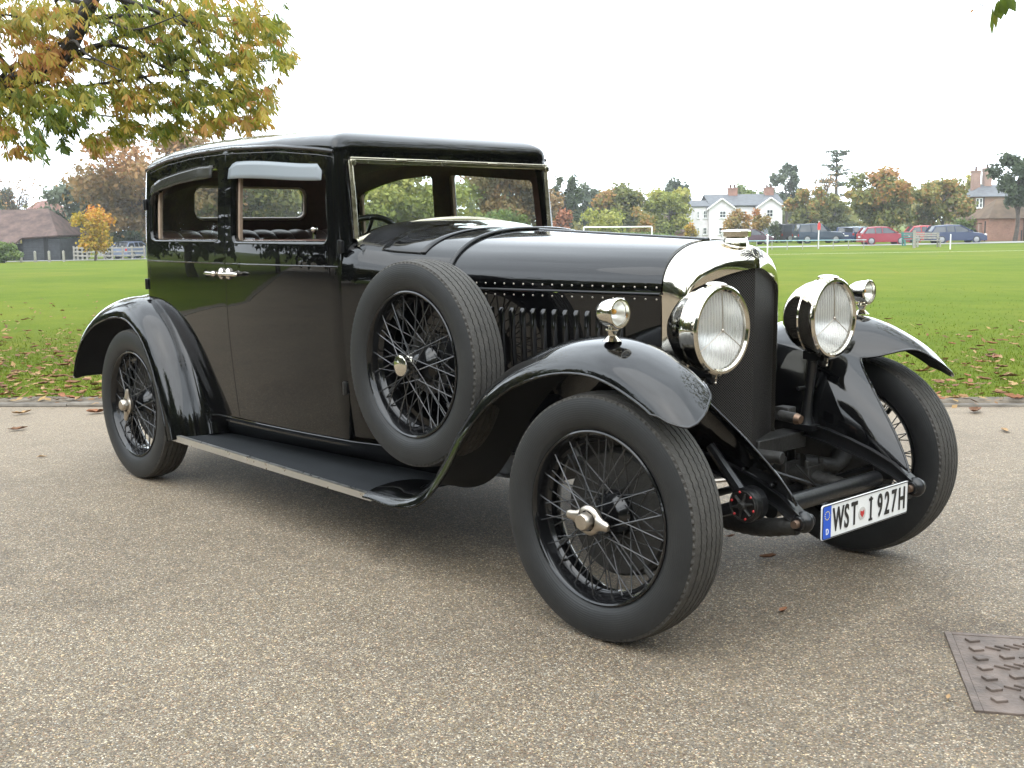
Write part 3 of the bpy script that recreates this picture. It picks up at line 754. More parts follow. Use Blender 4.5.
for sg in (-1, 1):
    m = MB(); rows = wing_surface(RP, RS, r_mod, lambda y: 1.0, sg, m, nt=90, nv=34, tmin_of=r_tmin)
    rows = [[p if i > 2 or True else p for i, p in enumerate(r)] for r in rows]
    m.grid(rows); w = m.build('rear_wing', PAINT, car, smooth=50)
    e = MB(); edge_tube(e, rows[-1], 0.0042); edge_tube(e, [r[0] for r in rows], 0.0042)
    o = e.build('wing_bead', PAINT, w)
    lm_ = MB(); lm_.grid(wing_surface(RP, RS, lambda y, d, t: (y*(0.996 if y > 0.7 else 1.0), r_mod(y, d, t)[1]-0.006), lambda y: 1.0, sg, lm_, nt=60, nv=20, tmin_of=r_tmin)); lm_.build('wing_liner', DARK, w)
    ia = MB(); ia.grid([[(x, sg*0.55, z) for z in (0.40, interp(x, [p[0] for p in RP[:8]]+[0.5], [p[1]-0.03 for p in RP[:8]]+[0.5]))] for x in np.linspace(-0.78, 0.5, 24)])
    ia.grid([[(-0.10, sg*y, z) for z in (0.35, 0.98)] for y in np.linspace(0.0, 0.6, 4)])
    ia.grid([[(x, sg*y, 0.60) for y in (0.0, 0.55)] for x in (-0.10, 0.6)])
    ia.build('wheel_housing', DARK, car)
    # running board
    r = MB()
    prof = [(0.40, -0.575), (1.2, -0.50), (2.16, -0.36)]
    r.add([(0.395, sg*0.56, 0.288), (2.16, sg*0.36, 0.275), (2.16, sg*0.795, 0.270), (0.395, sg*0.785, 0.288),
           (0.395, sg*0.56, 0.262), (2.16, sg*0.36, 0.250), (2.16, sg*0.795, 0.250), (0.395, sg*0.785, 0.262)],
          [(0, 1, 2, 3), (7, 6, 5, 4), (0, 4, 5, 1), (1, 5, 6, 2), (2, 6, 7, 3), (3, 7, 4, 0)])
    rbd = r.build('running_board', MATTING, car, bevel=0.004)
    e = MB(); e.add([(0.393, sg*0.786, 0.291), (2.15, sg*0.796, 0.273), (2.15, sg*0.803, 0.273), (0.393, sg*0.793, 0.291), (0.393, sg*0.786, 0.260), (2.15, sg*0.796, 0.247), (2.15, sg*0.803, 0.247), (0.393, sg*0.793, 0.260)],
                    [(0, 1, 2, 3), (7, 6, 5, 4), (0, 4, 5, 1), (1, 5, 6, 2), (2, 6, 7, 3), (3, 7, 4, 0)])
    e.add([(0.40, sg*0.7895, 0.2925), (2.15, sg*0.7995, 0.2745), (2.15, sg*0.785, 0.2755), (0.40, sg*0.775, 0.2935)], [(0, 1, 2, 3)])
    o = e.build('edge_strip', ALU, rbd)
    # valance between body sill and running board
    v = MB(); rows = []
    for x in np.linspace(0.46, 2.25, 40):
        s = s_of_x(min(x, 1.72)); top = SILL+0.004-0.10*(1-smoothstep(0.44, 0.66, x))+0.0*x; yb = float(S(s, SILL).y)
        if x > 1.72: yb = interp(x, [1.72, 2.25], [float(S(s_of_x(1.72), SILL).y), 0.46])
        yi = interp(x, [0.4, 2.16], [0.565, 0.37])
        rows.append([(x, sg*(yb+0.006), top), (x, sg*(yb+0.004), top-0.012), (x, sg*(yb-0.02), top-0.04), (x, sg*(yi+0.02), 0.30), (x, sg*yi, 0.27)])
    v.grid(rows); vv = v.build('sill_valance', PAINT, car, smooth=60)
    e = MB(); e.tube([r[0] for r in rows], 0.003, 6); o = e.build('sill_bead', PAINT, vv)

# ---------- wheels
m, t, b = newmat('tyre_rubber')
co = t.nodes.new('ShaderNodeTexCoord')
n1 = node(t, 'ShaderNodeTexNoise', Scale=9.0, Detail=6.0, Roughness=0.65); t.links.new(co.outputs['Object'], n1.inputs['Vector'])
rp = ramp(t, n1.outputs['Fac'], [(0.3, (0.012, 0.0125, 0.0125)), (0.62, (0.019, 0.0195, 0.0195)), (0.8, (0.026, 0.026, 0.025))]); t.links.new(rp.outputs['Color'], b.inputs['Base Color'])
b.inputs['Roughness'].default_value = 0.5; b.inputs['Specular IOR Level'].default_value = 0.35
gr_ = node(t, 'ShaderNodeVectorMath', operation='MULTIPLY'); gr_.inputs[1].default_value = (1, 0, 1); t.links.new(co.outputs['Object'], gr_.inputs[0])
ln = node(t, 'ShaderNodeVectorMath', operation='LENGTH'); t.links.new(gr_.outputs[0], ln.inputs[0])
mu = node(t, 'ShaderNodeMath', operation='MULTIPLY'); mu.inputs[1].default_value = 900.0; t.links.new(ln.outputs['Value'], mu.inputs[0])
si = node(t, 'ShaderNodeMath', operation='SINE'); t.links.new(mu.outputs[0], si.inputs[0])
bp_ = node(t, 'ShaderNodeBump', Strength=0.12, Distance=0.002); t.links.new(si.outputs[0], bp_.inputs['Height'])
n2 = node(t, 'ShaderNodeTexNoise', Scale=160.0, Detail=3.0); t.links.new(co.outputs['Object'], n2.inputs['Vector'])
bp2 = node(t, 'ShaderNodeBump', Strength=0.12, Distance=0.003); t.links.new(n2.outputs['Fac'], bp2.inputs['Height']); t.links.new(bp_.outputs['Normal'], bp2.inputs['Normal']); t.links.new(bp2.outputs['Normal'], b.inputs['Normal'])
TYRE = m
TREAD = pmat('tread_rubber', (0.050, 0.046, 0.040), 0.8, var=0.25, vscale=30, bump=0.4, bscale=140)
WHEEL_BLACK = pmat('black_wheel_enamel', (0.004, 0.004, 0.0045), 0.2, coat=0.7, spec=0.2)
SPOKE = pmat('spoke_enamel', (0.022, 0.022, 0.023), 0.24, coat=0.4)

def wheel(name, parent, loc, rz=0.0, spare=False, spin=0.0):
    """axis along Y; its outer face looks to -Y"""
    w = empty(name, loc, rz); w.parent = parent; w.matrix_parent_inverse = Matrix.Translation(-Vector(parent['_world']))
    m = MB(); R = WR; hw = HW
    outer = [(-0.052, 0.272), (-0.064, 0.283), (-0.0745, 0.300), (-0.0795, 0.322), (-0.0805, 0.340), (-0.079, 0.355), (-0.0765, 0.368), (-0.0735, 0.3775), (-0.0725, 0.3805)]
    tread = []
    x = -0.0600; ribs = [(-0.0600, -0.0405), (-0.0365, -0.0225), (-0.0185, -0.0045), (0.0005, 0.0005), (0.0045, 0.0185), (0.0225, 0.0365), (0.0405, 0.0600)]
    def cr(x): return R-0.0075*(abs(x)/0.067)**2
    tp = []
    for a, b_ in ((-0.0675, -0.0475), (-0.0437, -0.0247), (-0.0209, -0.0019), (0.0019, 0.0209), (0.0247, 0.0437), (0.0475, 0.0675)):
        tp += [(a, cr(a)-0.009), (a+0.0006, cr(a)), (b_-0.0006, cr(b_)), (b_, cr(b_)-0.009)]
    nseg = 400
    m.lathe(outer, (0, 0, 0), (0, 1, 0), 128, 0)
    m.lathe([(-a, r) for a, r in outer], (0, 0, 0), (0, 1, 0), 128, 0)
    # shoulder with serrations, ribs with zig-zag edges
    m.lathe([(-0.0725, 0.3805), (-0.0705, 0.3845), (-0.0675, cr(0.0675)-0.001)], (0, 0, 0), (0, 1, 0), nseg, 1, rfn=lambda i, k, r: r-(0.006 if (k % 4 < 2 and i > 0) else 0))
    m.lathe([(0.0725, 0.3805), (0.0705, 0.3845), (0.0675, cr(0.0675)-0.001)], (0, 0, 0), (0, 1, 0), nseg, 1, rfn=lambda i, k, r: r-(0.006 if (k % 4 < 2 and i > 0) else 0))
    m.lathe(tp, (0, 0, 0), (0, 1, 0), nseg, 1, hfn=lambda i, k, h: h+(0.0015 if k % 4 < 2 else -0.0008)*(0 if i in (0, 1, 22, 23) else 1))
    o = m.build('tyre', [TYRE, TREAD], w, smooth=35, fixn=True)
    m = MB()
    m.lathe([(-0.050, 0.2620), (-0.060, 0.2655), (-0.0665, 0.2695), (-0.0690, 0.2745), (-0.0665, 0.2790), (-0.060, 0.2795), (-0.053, 0.2745), (-0.040, 0.266), (-0.02, 0.262), (0.0, 0.256), (0.02, 0.262), (0.04, 0.266), (0.053, 0.2745), (0.060, 0.2795), (0.0690, 0.2745), (0.060, 0.264), (0.045, 0.2560), (0.02, 0.2500), (0.012, 0.2420), (-0.012, 0.2420), (-0.020, 0.2500), (-0.034, 0.2580), (-0.046, 0.2600)], (0, 0, 0), (0, 1, 0), 96, closed=True)
    m.build('rim', WHEEL_BLACK, w, smooth=30)
    # laced spokes
    m = MB(); nip = MB()
    def pol(r, a, y): return Vector((r*math.cos(a), y, r*math.sin(a)))
    def spoke(hr, ha, hy, rr, ra, ry):
        a, b_ = pol(hr, ha, hy), pol(rr, ra, ry); m.tube([a, b_], 0.0024, 6, cap=False)
        d = (a-b_).normalized(); nip.tube([b_, b_+d*0.016], [0.0034, 0.0028], 6)
    N = 20
    for k in range(N):                                     # outer row, hub nose to outer rim edge
        a = 2*math.pi*(k+0.5)/N+0.05; s = 1 if k % 2 else -1
        spoke(0.038, a+s*0.95, -0.075, 0.2605, a, -0.044)
    for k in range(N*2):                                   # inner rows, back flange to rim well
        a = 2*math.pi*k/(2*N); s = 1 if k % 2 else -1
        spoke(0.068, a+s*0.75, 0.030 if k % 4 < 2 else 0.010, 0.2520 if k % 4 < 2 else 0.2435, a, -0.026 if k % 4 < 2 else -0.006)
    b0 = len(m.v); m.v += nip.v; m.f += [tuple(i+b0 for i in f) for f in nip.f]; m.m += nip.m; m.build('spokes', SPOKE, w, smooth=60)
    m = MB(); m.lathe([(0.045, 0.0), (0.045, 0.075), (0.025, 0.078), (0.012, 0.072), (0.0, 0.052), (-0.03, 0.040), (-0.065, 0.037), (-0.080, 0.040), (-0.086, 0.036), (-0.086, 0.0)], (0, 0, 0), (0, 1, 0), 40)
    m.build('hub', WHEEL_BLACK, w)
    if spare:
        m = MB(); m.lathe([(-0.07, 0.040), (-0.100, 0.042), (-0.110, 0.039), (-0.114, 0.030), (-0.116, 0.0)], (0, 0, 0), (0, 1, 0), 40); m.build('hub_cap', NICKEL, w)
        m = MB(); m.lathe([(0.03, 0.0), (0.03, 0.12), (0.09, 0.10), (0.16, 0.06), (0.16, 0.0)], (0, 0, 0), (0, 1, 0), 32); m.build('spare_carrier', SATIN, w)
    else:
        m = MB(); m.lathe([(-0.084, 0.046), (-0.098, 0.047), (-0.104, 0.042), (-0.106, 0.033)], (0, 0, 0), (0, 1, 0), 40)
        m.lathe([(-0.105, 0.031), (-0.128, 0.0295), (-0.134, 0.024), (-0.135, 0.0)], (0, 0, 0), (0, 1, 0), 8)
        for a in (spin, spin+math.pi):
            rows = []
            for q, hw_, th in ((0.035, 0.031, 0.013), (0.049, 0.022, 0.012), (0.062, 0.0175, 0.011), (0.077, 0.016, 0.010), (0.086, 0.010, 0.006)):
                c = pol(q, a, -0.097-0.09*(q-0.035)); tt = Vector((-math.sin(a), 0, math.cos(a)))
                rows.append([tuple(c+tt*hw_*math.cos(p)+Vector((0, 1, 0))*th*math.sin(p)) for p in np.linspace(0, 2*math.pi, 13)])
            m.grid(rows)
            m.add(rows[-1][:-1], [tuple(range(12))])
        m.build('knock_off_nut', NICKEL_DULL, w, smooth=40)
        m = MB(); m.lathe([(0.030, 0.07), (0.032, 0.195), (0.040, 0.203), (0.075, 0.205), (0.080, 0.212), (0.10, 0.212), (0.102, 0.1), (0.11, 0.0)], (0, 0, 0), (0, 1, 0), 56)
        m.build('brake_drum', IRON, w)
    for a in (2.2, 3.7, -0.75):                            # tyre valve and security bolts
        m = MB(); c = pol(0.243, a, -0.005); d = -pol(1, a, 0); m.tube([c, c+d*0.032], 0.0095, 10); m.tube([c+d*0.032, c+d*0.042], 0.004, 8); m.build('rim_bolt', IRON, w)
    return w
wheel('wheel', car, (WB, -TR, WR), 0.033, spin=-0.10)
wheel('wheel', car, (0, -TR, WR), 0.0, spin=1.35)
wheel('wheel', car, (WB, TR, WR), math.pi+0.033, spin=0.4)
wheel('wheel', car, (0, TR, WR), math.pi, spin=0.9)
sp = wheel('spare_wheel', car, (2.310, -0.656, 0.7886), 0.0, spare=True)
sp['label'] = 'spare wheel with round nickel cap in the front wing'

# ---------- headlamps
def fluted():
    m = bpy.data.materials.new('fluted_lens'); m.use_nodes = True; t = m.node_tree; t.nodes.clear(); o = t.nodes.new('ShaderNodeOutputMaterial')
    co = t.nodes.new('ShaderNodeTexCoord'); wv = node(t, 'ShaderNodeTexWave', Scale=22.0, bands_direction='Y'); t.links.new(co.outputs['Object'], wv.inputs['Vector'])
    bp = node(t, 'ShaderNodeBump', Strength=0.35, Distance=0.004); t.links.new(wv.outputs['Fac'], bp.inputs['Height'])
    tr = t.nodes.new('ShaderNodeBsdfTransparent'); tl = t.nodes.new('ShaderNodeBsdfTranslucent'); tl.inputs['Color'].default_value = (.85, .85, .82, 1); df = t.nodes.new('ShaderNodeBsdfDiffuse'); df.inputs['Color'].default_value = (.8, .8, .77, 1)
    gl = node(t, 'ShaderNodeBsdfGlossy'); gl.inputs['Roughness'].default_value = 0.06
    for n in (tl, df, gl): t.links.new(bp.outputs['Normal'], n.inputs['Normal'])
    a = t.nodes.new('ShaderNodeMixShader'); a.inputs[0].default_value = 0.5; t.links.new(tl.outputs[0], a.inputs[1]); t.links.new(df.outputs[0], a.inputs[2])
    mr = node(t, 'ShaderNodeMapRange'); mr.inputs['To Min'].default_value = 0.30; mr.inputs['To Max'].default_value = 0.62; t.links.new(wv.outputs['Fac'], mr.inputs['Value'])
    b = t.nodes.new('ShaderNodeMixShader'); t.links.new(mr.outputs['Result'], b.inputs[0]); t.links.new(tr.outputs[0], b.inputs[1]); t.links.new(a.outputs[0], b.inputs[2])
    c = t.nodes.new('ShaderNodeMixShader'); c.inputs[0].default_value = 0.08; t.links.new(b.outputs[0], c.inputs[1]); t.links.new(gl.outputs[0], c.inputs[2]); t.links.new(c.outputs[0], o.inputs['Surface']); return m
FLUTED = fluted()
def headlamp(sg):
    c = Vector((3.452, sg*0.328, 0.962)); h = empty('headlight', c); h.parent = car; h.matrix_parent_inverse = Matrix.Translation(-Vector(car['_world']))
    m = MB(); m.lathe([(-0.185, 0.0), (-0.183, 0.022), (-0.172, 0.050), (-0.150, 0.081), (-0.118, 0.110), (-0.085, 0.127), (-0.055, 0.136), (-0.050, 0.1395), (-0.045, 0.137), (-0.020, 0.1415), (-0.012, 0.1415)], (0, 0, 0), (1, 0, 0), 64); m.build('bowl', NICKEL, h, smooth=30)
    m = MB(); m.lathe([(-0.012, 0.1415), (-0.010, 0.1475), (0.004, 0.1495), (0.016, 0.1475), (0.022, 0.141), (0.022, 0.133), (0.016, 0.1265), (0.006, 0.1260)], (0, 0, 0), (1, 0, 0), 64)
    m.ball((-0.012, 0, 0.1475), (0.045, 0.014, 0.010), 14, 8); m.build('lamp_rim', NICKEL, h, smooth=30)
    m = MB(); m.lathe([(0.006, 0.128), (0.010, 0.11), (0.013, 0.08), (0.0145, 0.04), (0.015, 0.0)], (0, 0, 0), (1, 0, 0), 64); m.build('lens', FLUTED, h, smooth=60)
    m = MB(); m.lathe([(0.004, 0.127), (-0.025, 0.116), (-0.060, 0.095), (-0.090, 0.066), (-0.105, 0.038), (-0.110, 0.012), (-0.110, 0.0)], (0, 0, 0), (1, 0, 0), 56, rfn=lambda i, k, r: r*(1-0.006*(k % 2))); m.build('reflector', REFL, h, smooth=60)
    m = MB()
    for a in (90, 210, 330):
        a = math.radians(a); m.tube([(0.018, 0, 0), (0.0165, 0.07*math.cos(a), 0.07*math.sin(a)), (0.012, 0.128*math.cos(a), 0.128*math.sin(a))], 0.0017, 6)
    m.ball((0.017, 0, 0), 0.0065, 12, 8); m.build('lamp_bars', NICKEL_DULL, h)
    m = MB(); m.tube([(-0.01, 0, -0.150), (-0.01, 0, -0.172)], [0.006, 0.004], 8); m.ball((-0.01, 0, -0.174), 0.006, 8, 6); m.build('drain_screw', NICKEL, h)
    s = MB()
    x0 = c.x-0.07
    s.tube([(x0, c.y, 0.835), (x0, c.y, 0.80)], [0.026, 0.022], 16); s.tube([(x0, c.y, 0.80), (x0-0.01, c.y, 0.70), (x0-0.02, c.y, 0.60), (x0-0.02, c.y, 0.555)], [0.020, 0.017, 0.021, 0.034], 16)
    s.box((x0-0.02, c.y, 0.553), (0.10, 0.07, 0.02)); s.box((x0+0.02, c.y, 0.822), (0.09, 0.05, 0.03)); s.ball((x0+0.045, c.y+0.0, 0.80), 0.02, 12, 8); s.tube([(x0-0.02, c.y-0.06, 0.70), (x0-0.02, c.y+0.05, 0.70)], 0.007, 8)
    s.build('headlight_stand', SATIN, car)
REFL = pmat('lamp_reflector', (0.95, 0.94, 0.90), 0.32, metal=1.0)
for sg in (-1, 1): headlamp(sg)
def sidelamp(sg):
    c = Vector((3.345, sg*0.72, 1.035)); h = empty('sidelight', c); h.parent = car; h.matrix_parent_inverse = Matrix.Translation(-Vector(car['_world']))
    m = MB(); m.lathe([(-0.050, 0.0), (-0.060, 0.012), (-0.048, 0.028), (-0.028, 0.039), (-0.005, 0.044), (0.018, 0.045), (0.022, 0.0485), (0.030, 0.0485), (0.034, 0.045), (0.034, 0.0400), (0.024, 0.038)], (0, 0, 0), (1, 0, 0), 36); m.build('lamp_shell', NICKEL, h, smooth=30)
    m = MB(); m.lathe([(0.026, 0.039), (0.031, 0.028), (0.035, 0.012), (0.036, 0)], (0, 0, 0), (1, 0, 0), 32); m.build('lens', LENS, h, smooth=60)
    m = MB(); m.lathe([(0.02, 0.0385), (0.0, 0.030), (-0.015, 0.016), (-0.02, 0.0)], (0, 0, 0), (1, 0, 0), 32); m.build('reflector', REFL, h, smooth=60)
    m = MB(); m.ball((0.004, 0, 0.004), (0.012, 0.009, 0.009), 10, 8); m.build('bulb', AMBER, h)
    m = MB(); m.lathe([(-0.086, 0.030), (-0.081, 0.024), (-0.070, 0.013), (-0.064, 0.013), (-0.050, 0.021), (-0.054, 0.021), (-0.052, 0.014), (-0.040, 0.013)], (0, 0, 0), (0, 0, 1), 20); m.build('lamp_stem', NICKEL, h)
for sg in (-1, 1): sidelamp(sg)

# ---------- chassis, springs, axles, dampers
for sg in (-1, 1):
    m = MB(); y = sg*0.343
    top = [(-0.7, 0.56), (0.0, 0.58), (0.6, 0.42), (2.6, 0.42), (2.9, 0.52), (3.25, 0.572), (3.45, 0.552), (3.62, 0.506), (3.74, 0.455), (3.80, 0.412)]
    hgt = [0.10, 0.12, 0.14, 0.14, 0.13, 0.12, 0.10, 0.075, 0.055, 0.05]
    T = spline(top, 50); Hh = np.interp(np.linspace(0, 1, 50), np.linspace(0, 1, 10), hgt)
    for (dy0, dy1, f0, f1) in ((-0.022, 0.022, 0.0, 0.10), (-0.004, 0.004, 0.1, 0.9), (-0.022, 0.022, 0.9, 1.0)):
        m.grid([[(x, y+dy0, z-h*f0), (x, y+dy1, z-h*f0), (x, y+dy1, z-h*f1), (x, y+dy0, z-h*f1), (x, y+dy0, z-h*f0)] for (x, z), h in zip(T, Hh)])
    for x, z in ((3.36, 0.566), (3.47, 0.549), (3.58, 0.524), (3.69, 0.489)): m.ball((x, y+0.012*sg, z), 0.007, 8, 6)
    m.ball((3.80, y, 0.389), (0.035, 0.026, 0.035), 16, 10)
    m.tube([(3.80, y-0.035, 0.389), (3.80, y+0.035, 0.389)], 0.022, 14)
    m.build('dumb_iron', SATIN, car, smooth=40, bevel=0.0)
    m = MB(); m.tube([(3.80, y+sg*0.03, 0.389), (3.80, y+sg*0.052, 0.389)], [0.014, 0.012], 10); m.build('shackle_bolt', COPPER, car); m = MB(); m.tube([(3.80, y-sg*0.03, 0.389), (3.80, y-sg*0.05, 0.389)], [0.014, 0.012], 10); m.build('shackle_bolt', COPPER, car)
    # gaitered front spring
    sp_ = spline([(3.78, 0.372), (3.62, 0.342), (3.42, 0.352), (3.2, 0.375), (2.95, 0.42), (2.75, 0.45)], 70)
    m = MB(); m.tube([(x, y, z) for x, z in sp_], [0.027+0.0025*(i % 2)+0.006*math.sin(math.pi*i/69) for i in range(70)], 12); m.build('front_spring', GAITER if 'GAITER' in globals() else IRON, car, smooth=50)
    for x in (3.29, 3.39):
        m = MB(); m.box((x, y, 0.352), (0.022, 0.10, 0.11)); 
        for dy in (-0.045, 0.045): m.tube([(x, y+dy, 0.40), (x, y+dy, 0.43)], 0.010, 6)
        m.build('spring_clamp', IRON, car, bevel=0.003)
    # friction damper outside the dumb iron
    m = MB(); cd = (3.655, sg*0.40, 0.435); m.lathe([(-0.005, 0.0), (-0.005, 0.050), (0.0, 0.056), (0.028, 0.056), (0.030, 0.052), (0.034, 0.056), (0.052, 0.055), (0.055, 0.050), (0.055, 0.0)], cd, (0, sg, 0), 36)
    dmp = m.build('friction_damper', SATIN, car, smooth=30)
    m = MB(); cd2 = (3.655, sg*0.456, 0.435); m.lathe([(0, 0.016), (0.008, 0.016), (0.012, 0.009), (0.016, 0.009), (0.016, 0)], cd2, (0, sg, 0), 16)
    for k in range(6):
        a = math.radians(60*k+15); p = Vector((cd2[0]+0.040*math.cos(a), cd2[1]+sg*0.003, cd2[2]+0.040*math.sin(a))); m.tube([Vector((cd2[0], cd2[1]+sg*0.004, cd2[2])), p], [0.007, 0.0045], 6)
    m.tube([(cd2[0]+0.046*math.cos(a), cd2[1]+sg*0.001, cd2[2]+0.046*math.sin(a)) for a in np.linspace(0, 2*math.pi, 30)[:-1]], 0.0025, 6, closed=True)
    o = m.build('star_spring', IRON, dmp)
    for k in range(6):
        m = MB(); a = math.radians(60*k+45); m.ball((cd2[0]+0.043*math.cos(a), cd2[1]+sg*0.002, cd2[2]+0.043*math.sin(a)), 0.0045, 8, 6); m.build('red_stud', RED, dmp)
    m = MB(); m.tube([(3.655, sg*0.425, 0.435), (3.50, sg*0.425, 0.60)], [0.022, 0.016], 8); m.tube([(3.655, sg*0.42, 0.435), (3.40, sg*0.46, 0.335)], [0.022, 0.016], 8); m.build('damper_arm', SATIN, car)
    m = MB(); m.tube([(3.30, sg*0.40, 0.40), (3.36, sg*0.53, 0.37), (3.338, sg*0.62, 0.396)], [0.03, 0.03, 0.045], 12); m.build('stub_axle', IRON, car)
m = MB(); m.tube([(3.338, y, z) for y, z in ((-0.62, 0.39), (-0.5, 0.33), (-0.3, 0.300), (0.3, 0.300), (0.5, 0.33), (0.62, 0.39))], 0.030, 12); m.build('front_axle', SATIN, car)
m = MB(); m.tube([(3.66, -0.32, 0.40), (3.66, 0.32, 0.40)], 0.030, 14); m.tube([(3.22, -0.55, 0.33), (3.22, 0.55, 0.33)], 0.014, 10); m.build('cross_tube', SATIN, car)
m = MB(); m.tube([(0, -0.62, WR), (0, 0.62, WR)], 0.045, 12); m.ball((0, 0, WR), (0.16, 0.15, 0.15), 20, 12); m.build('rear_axle', IRON, car)
m = MB(); m.box((1.2, 0, 0.385), (2.1, 0.72, 0.06)); m.box((0.2, 0, 0.50), (0.9, 0.66, 0.2)); m.box((2.6, 0, 0.47), (1.0, 0.5, 0.2)); m.box((-0.45, 0, 0.52), (0.5, 0.7, 0.3)); m.build('floor_light_block', DARK, car)  # plain boxes for the floor, added to block light under the body
m = MB(); m.tube([(3.30, -0.05, 0.50), (3.50, -0.02, 0.50)], 0.022, 14); m.box((3.37, 0.18, 0.62), (0.06, 0.05, 0.05)); m.tube([(3.38, 0.13, 0.62), (3.455, 0.13, 0.615)], 0.020, 12); m.box((3.30, 0.2, 0.50), (0.1, 0.3, 0.06)); m.build('crank_housing', IRON, car, bevel=0.004)
m = MB(); m.tube([(3.45, 0.13, 0.615), (3.470, 0.13, 0.613)], [0.021, 0.016], 14); m.build('filler_cap', COPPER, car)
m = MB(); m.tube([(3.40, 0.30, 0.34), (3.25, 0.05, 0.46)], 0.006, 6); m.tube([(3.46, 0.30, 0.34), (3.32, 0.05, 0.44)], 0.006, 6); m.tube([(3.52, 0.22, 0.33), (3.46, 0.12, 0.45)], 0.005, 6); m.build('brake_rods', SATIN, car)

# ---------- number plate
PX = 3.845; pm = MB(); pc = Vector((PX, -0.050, 0.385))
def plate_pt(a, bq, d=0.0): return (PX+d-0.05*bq*0, -0.050+a, 0.385+bq+0.0)
pm.prism(rrect(-0.26, 0.26, -0.055, 0.055, 0.008, 4), -0.004, 0.0, lambda a, b_, d: plate_pt(a, b_, d))
plate = pm.build('number_plate', [WHITE], car, smooth=30)
PM = Matrix(((0, 0, 1, PX+0.001), (1, 0, 0, -0.050), (0, 1, 0, 0.385), (0, 0, 0, 1)))
def on_plate(nm, mbf, mat):
    m = MB(); mbf(m); o = m.build(nm, mat, plate, smooth=None, fixn=True); return o
on_plate('blue_band', lambda m: m.prism([(-0.256, -0.051), (-0.212, -0.051), (-0.212, 0.051), (-0.256, 0.051)], 0.0005, 0.0022, lambda a, b_, d: plate_pt(a, b_, d)), BLUE)
def border(m):
    L = rrect(-0.257, 0.257, -0.052, 0.052, 0.007, 4); m.tube([plate_pt(a, b_, 0.0012) for a, b_ in L], 0.0014, 6, closed=True)
on_plate('plate_border', border, BLACKM)
for ch_, a in (('W', -0.170), ('S', -0.122), ('T', -0.077)): put_mesh('letter', text_mesh(ch_, 0.106, PM @ Matrix.Translation((a, -0.002, 0.001)), 0.0008, 0.0016, 0.56), BLACKM, plate)
for ch_, a in (('I', 0.022), ('9', 0.078), ('2', 0.122), ('7', 0.166), ('H', 0.217)): put_mesh('letter', text_mesh(ch_, 0.106, PM @ Matrix.Translation((a, -0.002, 0.001)), 0.0008, 0.0016, 0.60), BLACKM, plate)
on_plate('letter_serif', lambda m: [m.prism([(0.022-0.011, z0), (0.022+0.011, z0), (0.022+0.011, z0+0.0075), (0.022-0.011, z0+0.0075)], 0.0006, 0.0018, lambda a, b_, d: plate_pt(a, b_, d)) for z0 in (-0.0395, 0.0275)], BLACKM)
put_mesh('letter', text_mesh('D', 0.026, PM @ Matrix.Translation((-0.234, -0.030, 0.0022)), 0.0006, 0.0006, 0.8), WHITE, plate)
def stars(m):
    for k in range(12):
        a = 2*math.pi*k/12; m.lathe([(0, 0.0023), (0.001, 0.0018), (0.001, 0)], plate_pt(-0.234+0.013*math.cos(a), 0.022+0.013*math.sin(a), 0.0020), (1, 0, 0), 5)
on_plate('star_ring', stars, pmat('pale_yellow', (0.75, 0.6, 0.1), 0.5))
on_plate('seal', lambda m: m.lathe([(0.0, 0.021), (0.0015, 0.021), (0.0015, 0.0)], plate_pt(-0.030, -0.006, 0.0003), (1, 0, 0), 24), pmat('seal_grey', (0.55, 0.53, 0.5), 0.4))
on_plate('seal_shield', lambda m: m.prism([(-0.011, 0.010), (-0.011, -0.003), (0, -0.014), (0.011, -0.003), (0.011, 0.010), (0, 0.006)], 0.0016, 0.0026, lambda a, b_, d: plate_pt(-0.030+a, -0.006+b_, d)), RED)

# ---------- inside
m = MB()
for k in range(11):                                        # pleated rear squab
    y = -0.56+0.112*k
    rows = [[(0.13+0.045*math.cos(a)*1.0-0.05*(z-0.9), y+0.056*math.sin(a), z) for a in np.linspace(-math.pi/2, math.pi/2, 9)] for z in (0.75, 0.95, 1.15)]
    m.grid(rows)
    rows = [[(0.02+0.115*math.cos(th)+0.0*a, y+0.056*math.sin(a), 1.15+0.135*math.sin(th)+0.012*math.cos(a)) for a in np.linspace(-math.pi/2, math.pi/2, 9)] for th in np.linspace(0, math.pi*0.8, 9)]
    m.grid(rows)
m.box((0.38, 0, 0.72), (0.55, 1.14, 0.18)); m.build('rear_seat', LEATHER, car, smooth=60)
for sg in (-1, 1):
    m = MB(); m.ball((1.02, sg*0.30, 1.0), (0.075, 0.23, 0.19), 20, 12); m.box((1.02, sg*0.30, 0.85), (0.11, 0.44, 0.26)); m.box((1.25, sg*0.30, 0.72), (0.45, 0.44, 0.14)); m.build('front_seat', LEATHER, car, smooth=50, bevel=0.03)
sw_c = Vector((1.40, -0.31, 1.185)); ax = Vector((-0.80, 0, 0.60)).normalized(); u1 = Vector((0, 1, 0)); u2 = ax.cross(u1)
m = MB(); m.tube([sw_c+(u1*math.cos(a)+u2*math.sin(a))*0.205 for a in np.linspace(0, 2*math.pi, 49)[:-1]], [0.0125+0.0015*(i % 2) for i in range(48)], 10, closed=True)
for a in (0.0, math.pi/2*1.0, math.pi, -math.pi/2): m.tube([sw_c-ax*0.02, sw_c+(u1*math.cos(a)+u2*math.sin(a))*0.2], 0.008, 8)
m.ball(sw_c-ax*0.015, 0.035, 14, 8); m.tube([sw_c, sw_c-ax*0.6], 0.02, 10); m.build('steering_wheel', SATIN, car)
m = MB(); m.box((1.70, 0, 1.12), (0.05, 1.05, 0.24)); m.build('dashboard', TRIM, car)
